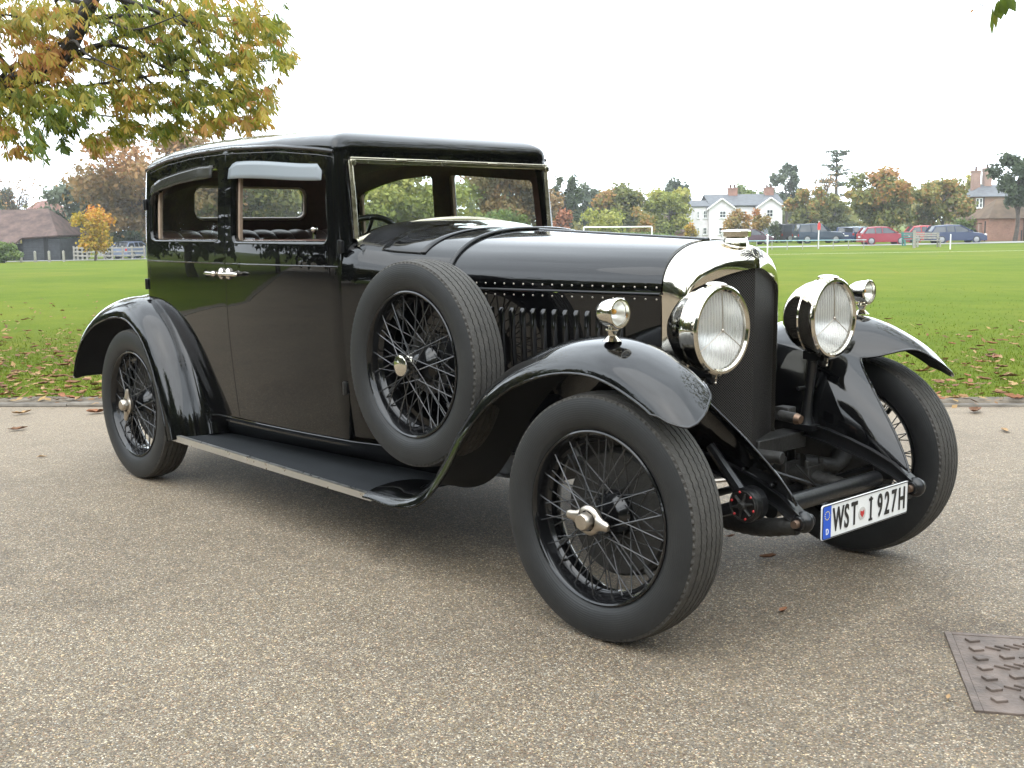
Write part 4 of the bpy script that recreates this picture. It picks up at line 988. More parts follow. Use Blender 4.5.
m = MB(); m.tube([(1.455, -0.575, 1.18), (1.455, -0.575, 1.285)], 0.009, 8); m.ball((1.455, -0.575, 1.296), 0.015, 12, 8); m.tube([(1.455, -0.575, 1.05), (1.455, -0.575, 1.18)], 0.006, 8); m.build('outer_lever', NICKEL, car)
# ================================================================== GROUND
KA, KB = Vector((-3.036, -0.4, 0)), Vector((2.178, 4.688, 0)); kd = (KB-KA).normalized(); kn = Vector((-kd.y, kd.x, 0))   # kn points to the green
if kn.dot(Fh) < 0: kn = -kn
ku = to_uv(KA); KV = ku[1]                                # the kerb runs almost straight across the view
def kpt(a, b, z=0.0): p = KA+kd*a+kn*b; p.z = z; return p   # along the kerb, and across it towards the green
A0 = (KA-Vector((CAM.x, CAM.y, 0))).dot(kd)
# lawn: one sheet to the horizon
m, t, b = newmat('mown_grass')
co = t.nodes.new('ShaderNodeTexCoord')
na = node(t, 'ShaderNodeTexNoise', Scale=0.13, Detail=6.0, Roughness=0.62); nb = node(t, 'ShaderNodeTexNoise', Scale=26.0, Detail=6.0, Roughness=0.75); nc = node(t, 'ShaderNodeTexNoise', Scale=1.3, Detail=4.0)
for n in (na, nb, nc): t.links.new(co.outputs['Object'], n.inputs['Vector'])
ra = ramp(t, na.outputs['Fac'], dim([(0.28, (0.078, 0.128, 0.014)), (0.45, (0.110, 0.160, 0.018)), (0.6, (0.138, 0.175, 0.024)), (0.78, (0.185, 0.187, 0.042))]))
rb_ = ramp(t, nb.outputs['Fac'], [(0.25, (0.62, 0.66, 0.6)), (0.5, (1, 1, 1)), (0.75, (1.25, 1.2, 1.15))])
rc = ramp(t, nc.outputs['Fac'], [(0.3, (0.88, 0.93, 0.9)), (0.7, (1.1, 1.06, 1.0))])
m1 = node(t, 'ShaderNodeMix', data_type='RGBA', blend_type='MULTIPLY'); m1.inputs['Factor'].default_value = 1.0; t.links.new(ra.outputs['Color'], m1.inputs['A']); t.links.new(rb_.outputs['Color'], m1.inputs['B'])
m2 = node(t, 'ShaderNodeMix', data_type='RGBA', blend_type='MULTIPLY'); m2.inputs['Factor'].default_value = 1.0; t.links.new(m1.outputs['Result'], m2.inputs['A']); t.links.new(rc.outputs['Color'], m2.inputs['B'])
t.links.new(m2.outputs['Result'], b.inputs['Base Color']); b.inputs['Roughness'].default_value = 0.9; b.inputs['Specular IOR Level'].default_value = 0.03
bp_ = node(t, 'ShaderNodeBump', Strength=0.6, Distance=0.03); t.links.new(nb.outputs['Fac'], bp_.inputs['Height']); t.links.new(bp_.outputs['Normal'], b.inputs['Normal'])
LAWN = m
lm = MB(); us = np.concatenate([[-900, -400, -200], np.arange(-120, 121, 8), [200, 400, 900]])
vs_ = np.concatenate([[0.145, 1.0, 2.0, 4.0], np.arange(6, 160, 6), [200, 300, 500, 1200]])
def lawn_pt(a, bq):
    p = kpt(a, bq); u, v = to_uv(p); p.z = gz(u, v) if v > KV-6 else 0.02; return p
lm.grid([[lawn_pt(a, bq) for bq in vs_] for a in us]); lawn = lm.build('lawn', LAWN, smooth=80); tag(lawn, kind='structure')
gm = MB(); gm.grid([[UV(u, v, -0.05) for v in (-1200, -300, -60, -13, KV+4.0)] for u in (-900, -200, 0, 200, 900)]); o = gm.build('ground', LAWN); tag(o, kind='structure')
# drive of rolled gravel chippings in tar
m, t, b = newmat('chipping_tarmac')
co = t.nodes.new('ShaderNodeTexCoord')
v1 = node(t, 'ShaderNodeTexVoronoi', Scale=225.0); v2 = node(t, 'ShaderNodeTexVoronoi', Scale=120.0); n1 = node(t, 'ShaderNodeTexNoise', Scale=0.55, Detail=6.0, Roughness=0.62); n2 = node(t, 'ShaderNodeTexNoise', Scale=7.0, Detail=5.0, Roughness=0.7); n3 = node(t, 'ShaderNodeTexNoise', Scale=230.0, Detail=2.0)
for n in (v1, v2, n1, n2, n3): t.links.new(co.outputs['Object'], n.inputs['Vector'])
sep = t.nodes.new('ShaderNodeSeparateColor'); t.links.new(v1.outputs['Color'], sep.inputs['Color'])
stone = ramp(t, sep.outputs['Red'], dim([(0.0, (0.105, 0.089, 0.069)), (0.3, (0.168, 0.144, 0.113)), (0.65, (0.213, 0.186, 0.147)), (0.84, (0.272, 0.239, 0.191)), (0.93, (0.45, 0.41, 0.325)), (1.0, (0.64, 0.59, 0.49))]))
sep2 = t.nodes.new('ShaderNodeSeparateColor'); t.links.new(v2.outputs['Color'], sep2.inputs['Color'])
st2 = ramp(t, sep2.outputs['Green'], [(0.0, (0.72, 0.7, 0.68)), (0.5, (1, 1, 1)), (0.93, (1.12, 1.10, 1.08)), (1.0, (1.55, 1.5, 1.42))])
big = ramp(t, n1.outputs['Fac'], [(0.30, (0.78, 0.765, 0.75)), (0.45, (0.95, 0.945, 0.94)), (0.6, (1.05, 1.05, 1.04)), (0.72, (1.15, 1.14, 1.10))])
st_n = node(t, 'ShaderNodeTexNoise', Scale=1.35, Detail=3.0, Roughness=0.5, Distortion=0.6); t.links.new(co.outputs['Object'], st_n.inputs['Vector'])
spots = ramp(t, st_n.outputs['Fac'], [(0.0, (1, 1, 1)), (0.60, (1, 1, 1)), (0.70, (0.80, 0.79, 0.78)), (0.76, (0.70, 0.69, 0.68))])          # old oil and damp marks
med = ramp(t, n2.outputs['Fac'], [(0.3, (0.88, 0.87, 0.86)), (0.7, (1.1, 1.1, 1.1))])
def mulc(a, c):
    q = node(t, 'ShaderNodeMix', data_type='RGBA', blend_type='MULTIPLY'); q.inputs['Factor'].default_value = 1.0
    t.links.new(a, q.inputs['A']); t.links.new(c, q.inputs['B']); return q.outputs['Result']
tint = ramp(t, sep.outputs['Blue'], [(0.0, (1.0, 0.99, 0.98)), (0.5, (1.0, 1.0, 1.0)), (0.68, (1.10, 1.0, 0.78)), (0.84, (1.12, 0.88, 0.76)), (0.92, (0.86, 0.95, 1.08))], 'CONSTANT')
c1 = mulc(mulc(mulc(mulc(stone.outputs['Color'], tint.outputs['Color']), st2.outputs['Color']), mulc(big.outputs['Color'], spots.outputs['Color'])), med.outputs['Color'])
sb_ = node(t, 'ShaderNodeVectorMath', operation='SUBTRACT'); sb_.inputs[1].default_value = KA; t.links.new(co.outputs['Object'], sb_.inputs[0])      # loose grit collects towards the kerb
dt_ = node(t, 'ShaderNodeVectorMath', operation='DOT_PRODUCT'); dt_.inputs[1].default_value = kn; t.links.new(sb_.outputs[0], dt_.inputs[0])
ad_ = node(t, 'ShaderNodeMath', operation='MULTIPLY_ADD'); ad_.inputs[1].default_value = 3.0; t.links.new(n1.outputs['Fac'], ad_.inputs[0]); t.links.new(dt_.outputs['Value'], ad_.inputs[2])
gk = node(t, 'ShaderNodeMapRange'); gk.inputs['From Min'].default_value = -1.8; gk.inputs['From Max'].default_value = 1.2; gk.inputs['To Max'].default_value = 0.5; t.links.new(ad_.outputs[0], gk.inputs['Value'])
gm_ = node(t, 'ShaderNodeMix', data_type='RGBA'); t.links.new(gk.outputs['Result'], gm_.inputs['Factor']); t.links.new(c1, gm_.inputs['A']); grit = ramp(t, sep.outputs['Green'], dim([(0.0, (0.26, 0.21, 0.155)), (0.6, (0.34, 0.285, 0.215)), (1.0, (0.44, 0.37, 0.29))])); t.links.new(grit.outputs['Color'], gm_.inputs['B']); c1 = gm_.outputs['Result']
t.links.new(c1, b.inputs['Base Color']); b.inputs['Roughness'].default_value = 0.75; b.inputs['Specular IOR Level'].default_value = 0.35
hh = node(t, 'ShaderNodeMath', operation='SUBTRACT'); hh.inputs[0].default_value = 1.0; t.links.new(v1.outputs['Distance'], hh.inputs[1])
bp_ = node(t, 'ShaderNodeBump', Strength=0.65, Distance=0.006); t.links.new(hh.outputs[0], bp_.inputs['Height'])
bp2 = node(t, 'ShaderNodeBump', Strength=0.25, Distance=0.004); t.links.new(n3.outputs['Fac'], bp2.inputs['Height']); t.links.new(bp_.outputs['Normal'], bp2.inputs['Normal']); t.links.new(bp2.outputs['Normal'], b.inputs['Normal'])
TARMAC = m
gm = MB(); gm.grid([[kpt(a, bq) for bq in (-21, -9, 0.0)] for a in np.linspace(-70, 19, 12)]); o = gm.build('driveway', TARMAC); tag(o, kind='structure')
# kerb: worn concrete edging, nearly flush
CONC = pmat('weathered_concrete', (0.15, 0.13, 0.105), 0.95, var=0.4, vscale=5, bump=0.4, bscale=90)
km = MB(); rng = random.Random(5); a = -66.0
while a < 66:
    l = 0.91; h = 0.022+rng.uniform(-0.008, 0.008); o_ = rng.uniform(-0.006, 0.006)
    pr = [(0.0, -0.05), (0.0, h-0.012), (0.012, h), (0.10, h), (0.112, h-0.01), (0.112, -0.05)]
    km.prism(pr, a+0.004, a+l-0.004, lambda x, z, d: kpt(d, x+o_, z)); a += l
o = km.build('kerb', CONC, smooth=30); tag(o, kind='structure')
# bare earth between kerb and turf
EARTH = pmat('bare_earth', (0.13, 0.105, 0.075), 0.95, var=0.35, vscale=9, bump=0.8, bscale=40)
em = MB(); em.grid([[kpt(a_, bq+(0.05*math.sin(a_*3.1)+0.04*math.sin(a_*7.7+1) if bq > 0.2 else 0), z) for bq, z in ((0.03, -0.045), (0.085, 0.010), (0.13, 0.024), (0.21, 0.030), (0.36, 0.022))] for a_ in np.arange(-40, 40, 0.25)]); o = em.build('verge_earth', EARTH, smooth=80); tag(o, kind='structure')
# far lane across the end of the green
LANE = pmat('far_tarmac', (0.24, 0.235, 0.22), 0.9, var=0.12, vscale=0.5)
def lane_v(u): return interp(u, [-120, -45, -20, 20, 60, 130], [88, 88, 90, 90, 93, 97])
lnm = MB(); lnm.grid([[UV(u, lane_v(u)+d, gz(u, lane_v(u)+d)+0.03) for d in (-3.0, 0, 3.0)] for u in np.arange(-120, 121, 6)]); o = lnm.build('lane', LANE, smooth=80); tag(o, kind='structure')
# painted pitch line
plm = MB(); plm.grid([[UV(u, 62+d, gz(u, 62+d)+0.035) for d in (-0.07, 0.07)] for u in np.arange(6, 44, 4)]); o = plm.build('pitch_line', WHITE, smooth=80); tag(o, kind='structure')

# turf blades on the near edge of the green
def blades():
    rg_ = np.random.default_rng(3); V = []; n_tot = 0; parts = []
    for (a0, a1, n) in ((-2.6, 1.9, 16000), (4.0, 13.0, 30000), (1.9, 4.0, 1500)):
        b_ = 0.17+rg_.gamma(1.15, 2.3, n); a_ = rg_.uniform(a0, a1, n); k_ = b_ < 16; parts.append(np.stack([a_[k_], b_[k_]], 1))
    P = np.concatenate(parts)
    keep = rg_.random(len(P)) < np.clip((P[:, 1]-0.16)/0.25, 0, 1); P = P[keep]; n = len(P)
    base = np.array([KA.x, KA.y])+P[:, :1]*np.array([kd.x, kd.y])+P[:, 1:]*np.array([kn.x, kn.y])
    z0 = np.full(n, 0.015); ang = rg_.uniform(0, 2*np.pi, n); h = rg_.uniform(0.012, 0.036, n); w = rg_.uniform(0.003, 0.006, n); le = rg_.normal(0, 0.35, (n, 2))*h[:, None]
    ex = np.stack([np.cos(ang), np.sin(ang)], 1)*w[:, None]
    co_ = np.empty((n, 3, 3)); co_[:, 0, :2] = base-ex; co_[:, 1, :2] = base+ex; co_[:, 2, :2] = base+le; co_[:, 0, 2] = z0; co_[:, 1, 2] = z0; co_[:, 2, 2] = z0+h
    me = bpy.data.meshes.new('grass'); me.vertices.add(3*n); me.vertices.foreach_set('co', co_.ravel()); me.loops.add(3*n); me.loops.foreach_set('vertex_index', np.arange(3*n)); me.polygons.add(n); me.polygons.foreach_set('loop_start', np.arange(0, 3*n, 3)); me.update(); me.validate()
    at = me.attributes.new('hue', 'FLOAT', 'FACE'); at.data.foreach_set('value', rg_.random(n).astype(np.float32))
    o = bpy.data.objects.new('grass', me); COL.objects.link(o); return o
def leafmat(name, stops, trans=0.35, rough=0.6, k=1.0, spec=0.3):
    m = bpy.data.materials.new(name); m.use_nodes = True; t = m.node_tree; t.nodes.clear()
    o = t.nodes.new('ShaderNodeOutputMaterial'); at = node(t, 'ShaderNodeAttribute', attribute_name='hue')
    r = ramp(t, at.outputs['Fac'], dim(stops, K*k)); d = node(t, 'ShaderNodeBsdfPrincipled'); d.inputs['Roughness'].default_value = rough; d.inputs['Specular IOR Level'].default_value = spec
    tl = t.nodes.new('ShaderNodeBsdfTranslucent'); mi = t.nodes.new('ShaderNodeMixShader'); mi.inputs[0].default_value = trans
    t.links.new(r.outputs['Color'], d.inputs['Base Color']); t.links.new(r.outputs['Color'], tl.inputs['Color']); t.links.new(d.outputs[0], mi.inputs[1]); t.links.new(tl.outputs[0], mi.inputs[2]); t.links.new(mi.outputs[0], o.inputs['Surface']); return m
GRASSB = leafmat('grass_blades', [(0.0, (0.085, 0.140, 0.012)), (0.5, (0.118, 0.178, 0.016)), (0.9, (0.155, 0.200, 0.024)), (1.0, (0.22, 0.19, 0.06))], 0.3, 0.7, 1.08, 0.05)
o = blades(); o.data.materials.append(GRASSB); tag(o, kind='stuff', label='short mown turf blades along the edge of the green')

# ================================================================== TREES
BARK = pmat('bark', (0.065, 0.052, 0.042), 0.9, var=0.4, vscale=6, bump=0.8, bscale=25)
def leaf_cloud(name, P, D, size, hue, mats, parent, seed=0, aspect=0.6, fold=True):
    """P leaf centres, D preferred facing, one folded card per leaf"""
    rg_ = np.random.default_rng(seed); n = len(P)
    nrm = D+rg_.normal(0, 0.75, (n, 3)); nrm /= np.linalg.norm(nrm, axis=1)[:, None]
    r = rg_.normal(0, 1, (n, 3)); t1 = np.cross(nrm, r); t1 /= np.linalg.norm(t1, axis=1)[:, None]; t2 = np.cross(nrm, t1)
    s = (size*rg_.uniform(0.6, 1.35, n))[:, None]
    co_ = np.stack([P-t1*s, P-t2*s*aspect+nrm*s*0.18*rg_.normal(0, 1, (n, 1)), P+t1*s, P+t2*s*aspect+nrm*s*0.18*rg_.normal(0, 1, (n, 1))], 1)
    me = bpy.data.meshes.new(name); me.vertices.add(4*n); me.vertices.foreach_set('co', co_.ravel()); me.loops.add(4*n); me.loops.foreach_set('vertex_index', np.arange(4*n)); me.polygons.add(n); me.polygons.foreach_set('loop_start', np.arange(0, 4*n, 4)); me.update(); me.validate()
    at = me.attributes.new('hue', 'FLOAT', 'FACE'); at.data.foreach_set('value', np.clip(hue, 0, 1).astype(np.float32))
    me.materials.append(mats); o = bpy.data.objects.new(name, me); COL.objects.link(o); o.parent = parent; return o
PAL = {
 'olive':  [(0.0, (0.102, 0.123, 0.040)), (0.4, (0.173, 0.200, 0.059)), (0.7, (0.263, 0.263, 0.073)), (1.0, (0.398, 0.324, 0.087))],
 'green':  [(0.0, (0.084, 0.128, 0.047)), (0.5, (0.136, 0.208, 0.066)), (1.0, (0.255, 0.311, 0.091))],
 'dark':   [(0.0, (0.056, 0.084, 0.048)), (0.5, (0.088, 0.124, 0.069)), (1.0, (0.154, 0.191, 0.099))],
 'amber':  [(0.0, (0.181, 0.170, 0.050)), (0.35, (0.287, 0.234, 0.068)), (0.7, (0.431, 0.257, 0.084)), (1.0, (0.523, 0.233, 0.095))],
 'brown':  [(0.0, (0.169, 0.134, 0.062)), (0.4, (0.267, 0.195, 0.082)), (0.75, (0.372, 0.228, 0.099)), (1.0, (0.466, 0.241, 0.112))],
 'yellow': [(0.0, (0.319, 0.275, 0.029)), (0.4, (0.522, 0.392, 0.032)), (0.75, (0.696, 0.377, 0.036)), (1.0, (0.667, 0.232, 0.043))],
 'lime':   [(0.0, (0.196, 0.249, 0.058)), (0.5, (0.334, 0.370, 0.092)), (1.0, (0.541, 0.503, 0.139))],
 'rust':   [(0.0, (0.273, 0.146, 0.082)), (0.5, (0.426, 0.191, 0.108)), (1.0, (0.580, 0.235, 0.142))],
 'blue':   [(0.0, (0.074, 0.103, 0.075)), (0.5, (0.121, 0.160, 0.108)), (1.0, (0.196, 0.232, 0.159))],
}
PAL['mixed'] = PAL['olive'][:3]+[(0.82, PAL['amber'][2][1]), (1.0, PAL['brown'][3][1])]
PAL['mixed'] = [(p*(0.8 if i < 3 else 1), c) for i, (p, c) in enumerate(PAL['mixed'])]
PAL['yellow'] = [(p, tuple(x*0.85 for x in c)) for p, c in PAL['yellow']]
LM = {k: leafmat('leaves_'+k, v) for k, v in PAL.items()}
def tree(name, label, pos, h, w, pal, n=2600, fine=1.0, base=0.18, size=0.26, seed=1, clumps=26, depth=None, group=None, shape='round', trunk_r=None, gap=0.22, cat='tree', squash=1.0):
    """pos on the ground; h total height; w crown width; base: bare fraction of the height"""
    rg_ = np.random.default_rng(seed); r = empty(name, pos); tag(r, label, cat, group)
    n = int(n*1.9); size = size*0.72
    depth = depth or w; cz0 = h*base; H = h-cz0; C = np.array([0, 0, cz0+H*0.5]); E = np.array([w/2, depth/2, H/2])*1.08
    # clumps spread through the crown, bigger low down
    cl = []; k = 0
    while len(cl) < clumps and k < 4000:
        k += 1; d = rg_.normal(0, 1, 3); d /= np.linalg.norm(d); q = d*rg_.uniform(0.35, 0.82)
        if shape == 'cone': q[:2] *= np.clip(0.95-0.75*(q[2]+0.3), 0.15, 1)
        if shape == 'dome': q[:2] *= np.clip(1.1-0.45*max(0, q[2]), 0.3, 1.1)
        if shape == 'tall': q[:2] *= 0.8
        rr = rg_.uniform(gap*0.7, gap*1.35); cl.append((C+q*E, rr))
    P = []; D = []; Hh = []
    per = np.array([c[1]**2 for c in cl]); per = (per/per.sum()*n).astype(int)
    for (c, rr), m_ in zip(cl, per):
        d = rg_.normal(0, 1, (m_, 3)); d /= np.linalg.norm(d, axis=1)[:, None]
        rad = rg_.uniform(0.25, 1.0, (m_, 1))**0.5*rr*(1+0.25*rg_.normal(0, 1, (m_, 1)))
        p = c+d*rad*E*np.array([1.0, 1.0, 0.85]); p[:, 2] = np.maximum(p[:, 2], 0.05)
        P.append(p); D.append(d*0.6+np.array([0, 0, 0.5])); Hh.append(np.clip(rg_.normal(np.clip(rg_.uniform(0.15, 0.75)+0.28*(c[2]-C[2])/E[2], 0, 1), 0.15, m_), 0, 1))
    P = np.concatenate(P); D = np.concatenate(D); Hh = np.concatenate(Hh)
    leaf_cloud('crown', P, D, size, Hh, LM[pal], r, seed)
    m = MB(); tr = trunk_r or max(0.06, h*0.022); top = cz0+H*0.55
    sp_ = spline([(0, 0, -0.3), (rg_.normal(0, .02)*h, rg_.normal(0, .02)*h, cz0*0.6+0.2), (rg_.normal(0, .03)*h, rg_.normal(0, .03)*h, cz0+H*0.25), (rg_.normal(0, .03)*h, rg_.normal(0, .03)*h, top)], 12)
    m.tube(sp_, np.linspace(tr*1.25, tr*0.25, 12), 8)
    for (c, rr) in cl[:12]:
        a = sp_[rg_.integers(4, 11)]; mid = (a+c)/2+np.array([0, 0, -0.04*h]); m.tube(spline([a, mid, c], 6), np.linspace(tr*0.4, tr*0.08, 6), 5)
    m.build('trunk', BARK, r, smooth=60); return r
def tpix(px, v, ytop, **kw):
    """ground position and height for a tree whose top shows at row ytop"""
    u = px_u(px, v); g = gz(u, v); hor = 225.7-(px-512)*0.0093
    zt = CAM.z+(hor-ytop)/1150.7*v*1.0; return UV(u, v, g), zt-g
def T(name, label, px, v, ytop, wpx, pal, **kw):
    p, h = tpix(px, v, ytop); return tree(name, label, p, h, wpx/1150.7*v, pal, **kw)
GB = 'trees round the far side of the green'
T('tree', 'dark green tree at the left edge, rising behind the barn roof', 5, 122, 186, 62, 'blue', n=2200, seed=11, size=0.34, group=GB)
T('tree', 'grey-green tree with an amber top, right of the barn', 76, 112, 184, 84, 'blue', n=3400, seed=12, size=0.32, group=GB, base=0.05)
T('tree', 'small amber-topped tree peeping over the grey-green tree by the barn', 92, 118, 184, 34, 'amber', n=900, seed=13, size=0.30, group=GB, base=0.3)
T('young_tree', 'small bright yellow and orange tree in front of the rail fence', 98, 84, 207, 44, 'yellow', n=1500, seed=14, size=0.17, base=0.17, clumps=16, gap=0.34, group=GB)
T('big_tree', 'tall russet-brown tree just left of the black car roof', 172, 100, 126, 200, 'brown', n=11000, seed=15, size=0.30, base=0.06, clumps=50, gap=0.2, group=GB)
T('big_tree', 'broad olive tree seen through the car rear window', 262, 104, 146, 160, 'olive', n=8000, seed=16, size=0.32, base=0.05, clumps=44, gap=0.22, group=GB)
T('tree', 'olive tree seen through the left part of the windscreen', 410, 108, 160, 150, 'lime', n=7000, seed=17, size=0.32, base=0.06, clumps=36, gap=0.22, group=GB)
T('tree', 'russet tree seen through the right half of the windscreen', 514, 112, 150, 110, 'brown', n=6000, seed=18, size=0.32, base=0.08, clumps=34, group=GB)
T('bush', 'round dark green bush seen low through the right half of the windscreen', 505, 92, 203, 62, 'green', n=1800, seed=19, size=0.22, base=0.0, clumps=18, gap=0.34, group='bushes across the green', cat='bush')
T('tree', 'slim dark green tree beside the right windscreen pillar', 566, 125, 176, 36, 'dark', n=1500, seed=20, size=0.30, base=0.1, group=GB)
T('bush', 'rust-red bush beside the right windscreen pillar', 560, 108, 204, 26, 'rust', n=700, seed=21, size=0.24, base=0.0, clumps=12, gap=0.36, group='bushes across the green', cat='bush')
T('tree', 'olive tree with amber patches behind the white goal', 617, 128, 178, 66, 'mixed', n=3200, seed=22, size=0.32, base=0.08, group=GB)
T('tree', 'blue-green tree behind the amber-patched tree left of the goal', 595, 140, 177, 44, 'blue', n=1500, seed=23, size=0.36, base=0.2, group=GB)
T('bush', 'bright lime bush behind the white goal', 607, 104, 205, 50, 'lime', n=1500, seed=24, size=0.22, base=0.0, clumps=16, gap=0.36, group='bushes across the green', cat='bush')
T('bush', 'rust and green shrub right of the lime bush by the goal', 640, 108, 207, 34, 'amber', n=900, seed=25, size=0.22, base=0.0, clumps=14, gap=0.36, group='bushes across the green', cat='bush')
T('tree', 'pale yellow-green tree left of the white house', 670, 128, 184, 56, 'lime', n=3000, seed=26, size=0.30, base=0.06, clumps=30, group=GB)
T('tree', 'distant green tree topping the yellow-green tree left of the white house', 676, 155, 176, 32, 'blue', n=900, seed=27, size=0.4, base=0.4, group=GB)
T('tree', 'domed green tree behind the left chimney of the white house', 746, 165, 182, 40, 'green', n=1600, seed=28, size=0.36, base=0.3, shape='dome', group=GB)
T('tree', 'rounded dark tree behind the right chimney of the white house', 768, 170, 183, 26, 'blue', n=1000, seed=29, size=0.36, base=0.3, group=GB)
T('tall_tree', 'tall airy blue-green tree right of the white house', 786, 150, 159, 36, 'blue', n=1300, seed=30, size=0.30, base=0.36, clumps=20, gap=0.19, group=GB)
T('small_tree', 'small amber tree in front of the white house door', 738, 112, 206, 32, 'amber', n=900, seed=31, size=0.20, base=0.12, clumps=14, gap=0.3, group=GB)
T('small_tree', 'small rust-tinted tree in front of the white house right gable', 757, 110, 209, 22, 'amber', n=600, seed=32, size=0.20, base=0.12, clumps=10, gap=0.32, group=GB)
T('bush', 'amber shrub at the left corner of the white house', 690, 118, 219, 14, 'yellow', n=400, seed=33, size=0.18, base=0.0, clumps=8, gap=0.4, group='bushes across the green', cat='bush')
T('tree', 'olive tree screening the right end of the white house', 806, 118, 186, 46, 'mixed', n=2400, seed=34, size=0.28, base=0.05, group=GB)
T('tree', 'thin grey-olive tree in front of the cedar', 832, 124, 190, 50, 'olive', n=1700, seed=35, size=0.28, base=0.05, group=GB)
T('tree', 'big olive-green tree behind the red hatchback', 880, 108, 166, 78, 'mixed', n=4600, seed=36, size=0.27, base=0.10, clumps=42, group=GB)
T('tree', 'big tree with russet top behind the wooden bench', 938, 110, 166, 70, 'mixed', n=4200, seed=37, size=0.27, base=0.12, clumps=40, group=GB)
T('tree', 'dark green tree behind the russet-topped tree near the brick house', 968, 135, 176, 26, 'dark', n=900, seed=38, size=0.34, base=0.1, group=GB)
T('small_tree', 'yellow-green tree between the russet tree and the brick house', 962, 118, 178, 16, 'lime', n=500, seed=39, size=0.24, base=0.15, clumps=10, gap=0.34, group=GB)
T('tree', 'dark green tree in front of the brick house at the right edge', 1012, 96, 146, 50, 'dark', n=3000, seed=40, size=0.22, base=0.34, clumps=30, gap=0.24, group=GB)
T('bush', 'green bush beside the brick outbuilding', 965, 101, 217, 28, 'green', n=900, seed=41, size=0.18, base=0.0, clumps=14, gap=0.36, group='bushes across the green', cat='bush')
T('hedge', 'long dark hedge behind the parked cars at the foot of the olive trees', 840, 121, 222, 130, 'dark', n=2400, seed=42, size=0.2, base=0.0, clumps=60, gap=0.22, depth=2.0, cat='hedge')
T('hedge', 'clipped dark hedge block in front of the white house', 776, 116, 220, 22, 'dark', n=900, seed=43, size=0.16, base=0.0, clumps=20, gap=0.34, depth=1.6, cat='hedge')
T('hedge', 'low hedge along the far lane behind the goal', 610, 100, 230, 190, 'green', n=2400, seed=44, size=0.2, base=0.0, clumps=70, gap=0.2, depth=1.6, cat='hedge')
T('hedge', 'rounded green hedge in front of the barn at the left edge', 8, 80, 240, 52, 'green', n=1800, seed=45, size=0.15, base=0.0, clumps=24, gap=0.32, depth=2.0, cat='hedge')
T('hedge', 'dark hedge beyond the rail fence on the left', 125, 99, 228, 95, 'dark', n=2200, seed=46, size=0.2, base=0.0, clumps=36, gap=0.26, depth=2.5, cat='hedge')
def wood():
    rg_ = np.random.default_rng(123); P = []; n = 16000
    u = rg_.uniform(-95, 95, n); v = rg_.uniform(172, 186, n); px = 512+u/v*1150.7
    top = 8.2+2.6*np.sin(u*0.11)+1.5*np.sin(u*0.31+1)+0.9*np.sin(u*0.9)+0.6*np.sin(u*2.1); top = np.where(px > 548, np.minimum(top*0.62, 5.0), top)
    z = top*rg_.uniform(0.0, 1.0, n)**0.6
    pts = np.array([UV(a, b, gz(a, b)) for a, b in zip(u, v)]); pts[:, 2] += z
    r = empty('far_wood', (0, 0, 0)); tag(r, 'far-off mixed wood closing the view beyond the green', None, None, 'stuff')
    leaf_cloud('foliage', pts, np.tile(-np.array(Fh)+np.array([0, 0, .4]), (n, 1)), 0.55, np.clip(0.45+0.3*np.sin(u*0.13)+rg_.normal(0, .18, n), 0, 1), LM['olive'], r, 3)
    r.children[0]['kind'] = 'stuff'
wood()
# layered cedar
def cedar():
    p, h = tpix(833, 142, 153); r = empty('cedar', p); tag(r, 'tall thin layered cedar with flat branches, standing above the olive trees', 'tree', GB)
    rg_ = np.random.default_rng(77); m = MB(); m.tube(spline([(0, 0, -0.3), (0.1, 0, h*0.5), (0, 0, h)], 10), np.linspace(0.35, 0.08, 10), 8); P = []
    for f, l, off in ((0.995, 2.0, 0.1), (0.96, 1.3, 0.5), (0.90, 0.8, -0.3), (0.83, 1.5, -0.6), (0.79, 2.3, 0.8), (0.74, 1.6, 0.9), (0.66, 2.6, -0.4), (0.62, 2.0, 0.6), (0.5, 2.4, -0.2), (0.4, 2.4, 0.3)):
        for k in range(4):
            a = rg_.uniform(0, 2*math.pi); e = np.array([math.cos(a)*l*0.8+off, math.sin(a)*l*0.8, h*f+rg_.normal(0, 0.1)]); m.tube([(0, 0, h*f-0.3), e], [0.07, 0.02], 5)
            q = rg_.uniform(0.3, 1.1, (34, 1)); P.append(q*np.array([e[0], e[1], 0])*0.85+np.array([0, 0, e[2]])+rg_.normal(0, 1, (34, 3))*np.array([0.3, 0.3, 0.07]))
    P = np.concatenate(P); leaf_cloud('crown', P, np.tile([0, 0, 1.0], (len(P), 1)), 0.17, rg_.random(len(P)), LM['blue'], r, 5); m.build('trunk', BARK, r, smooth=60)
cedar()
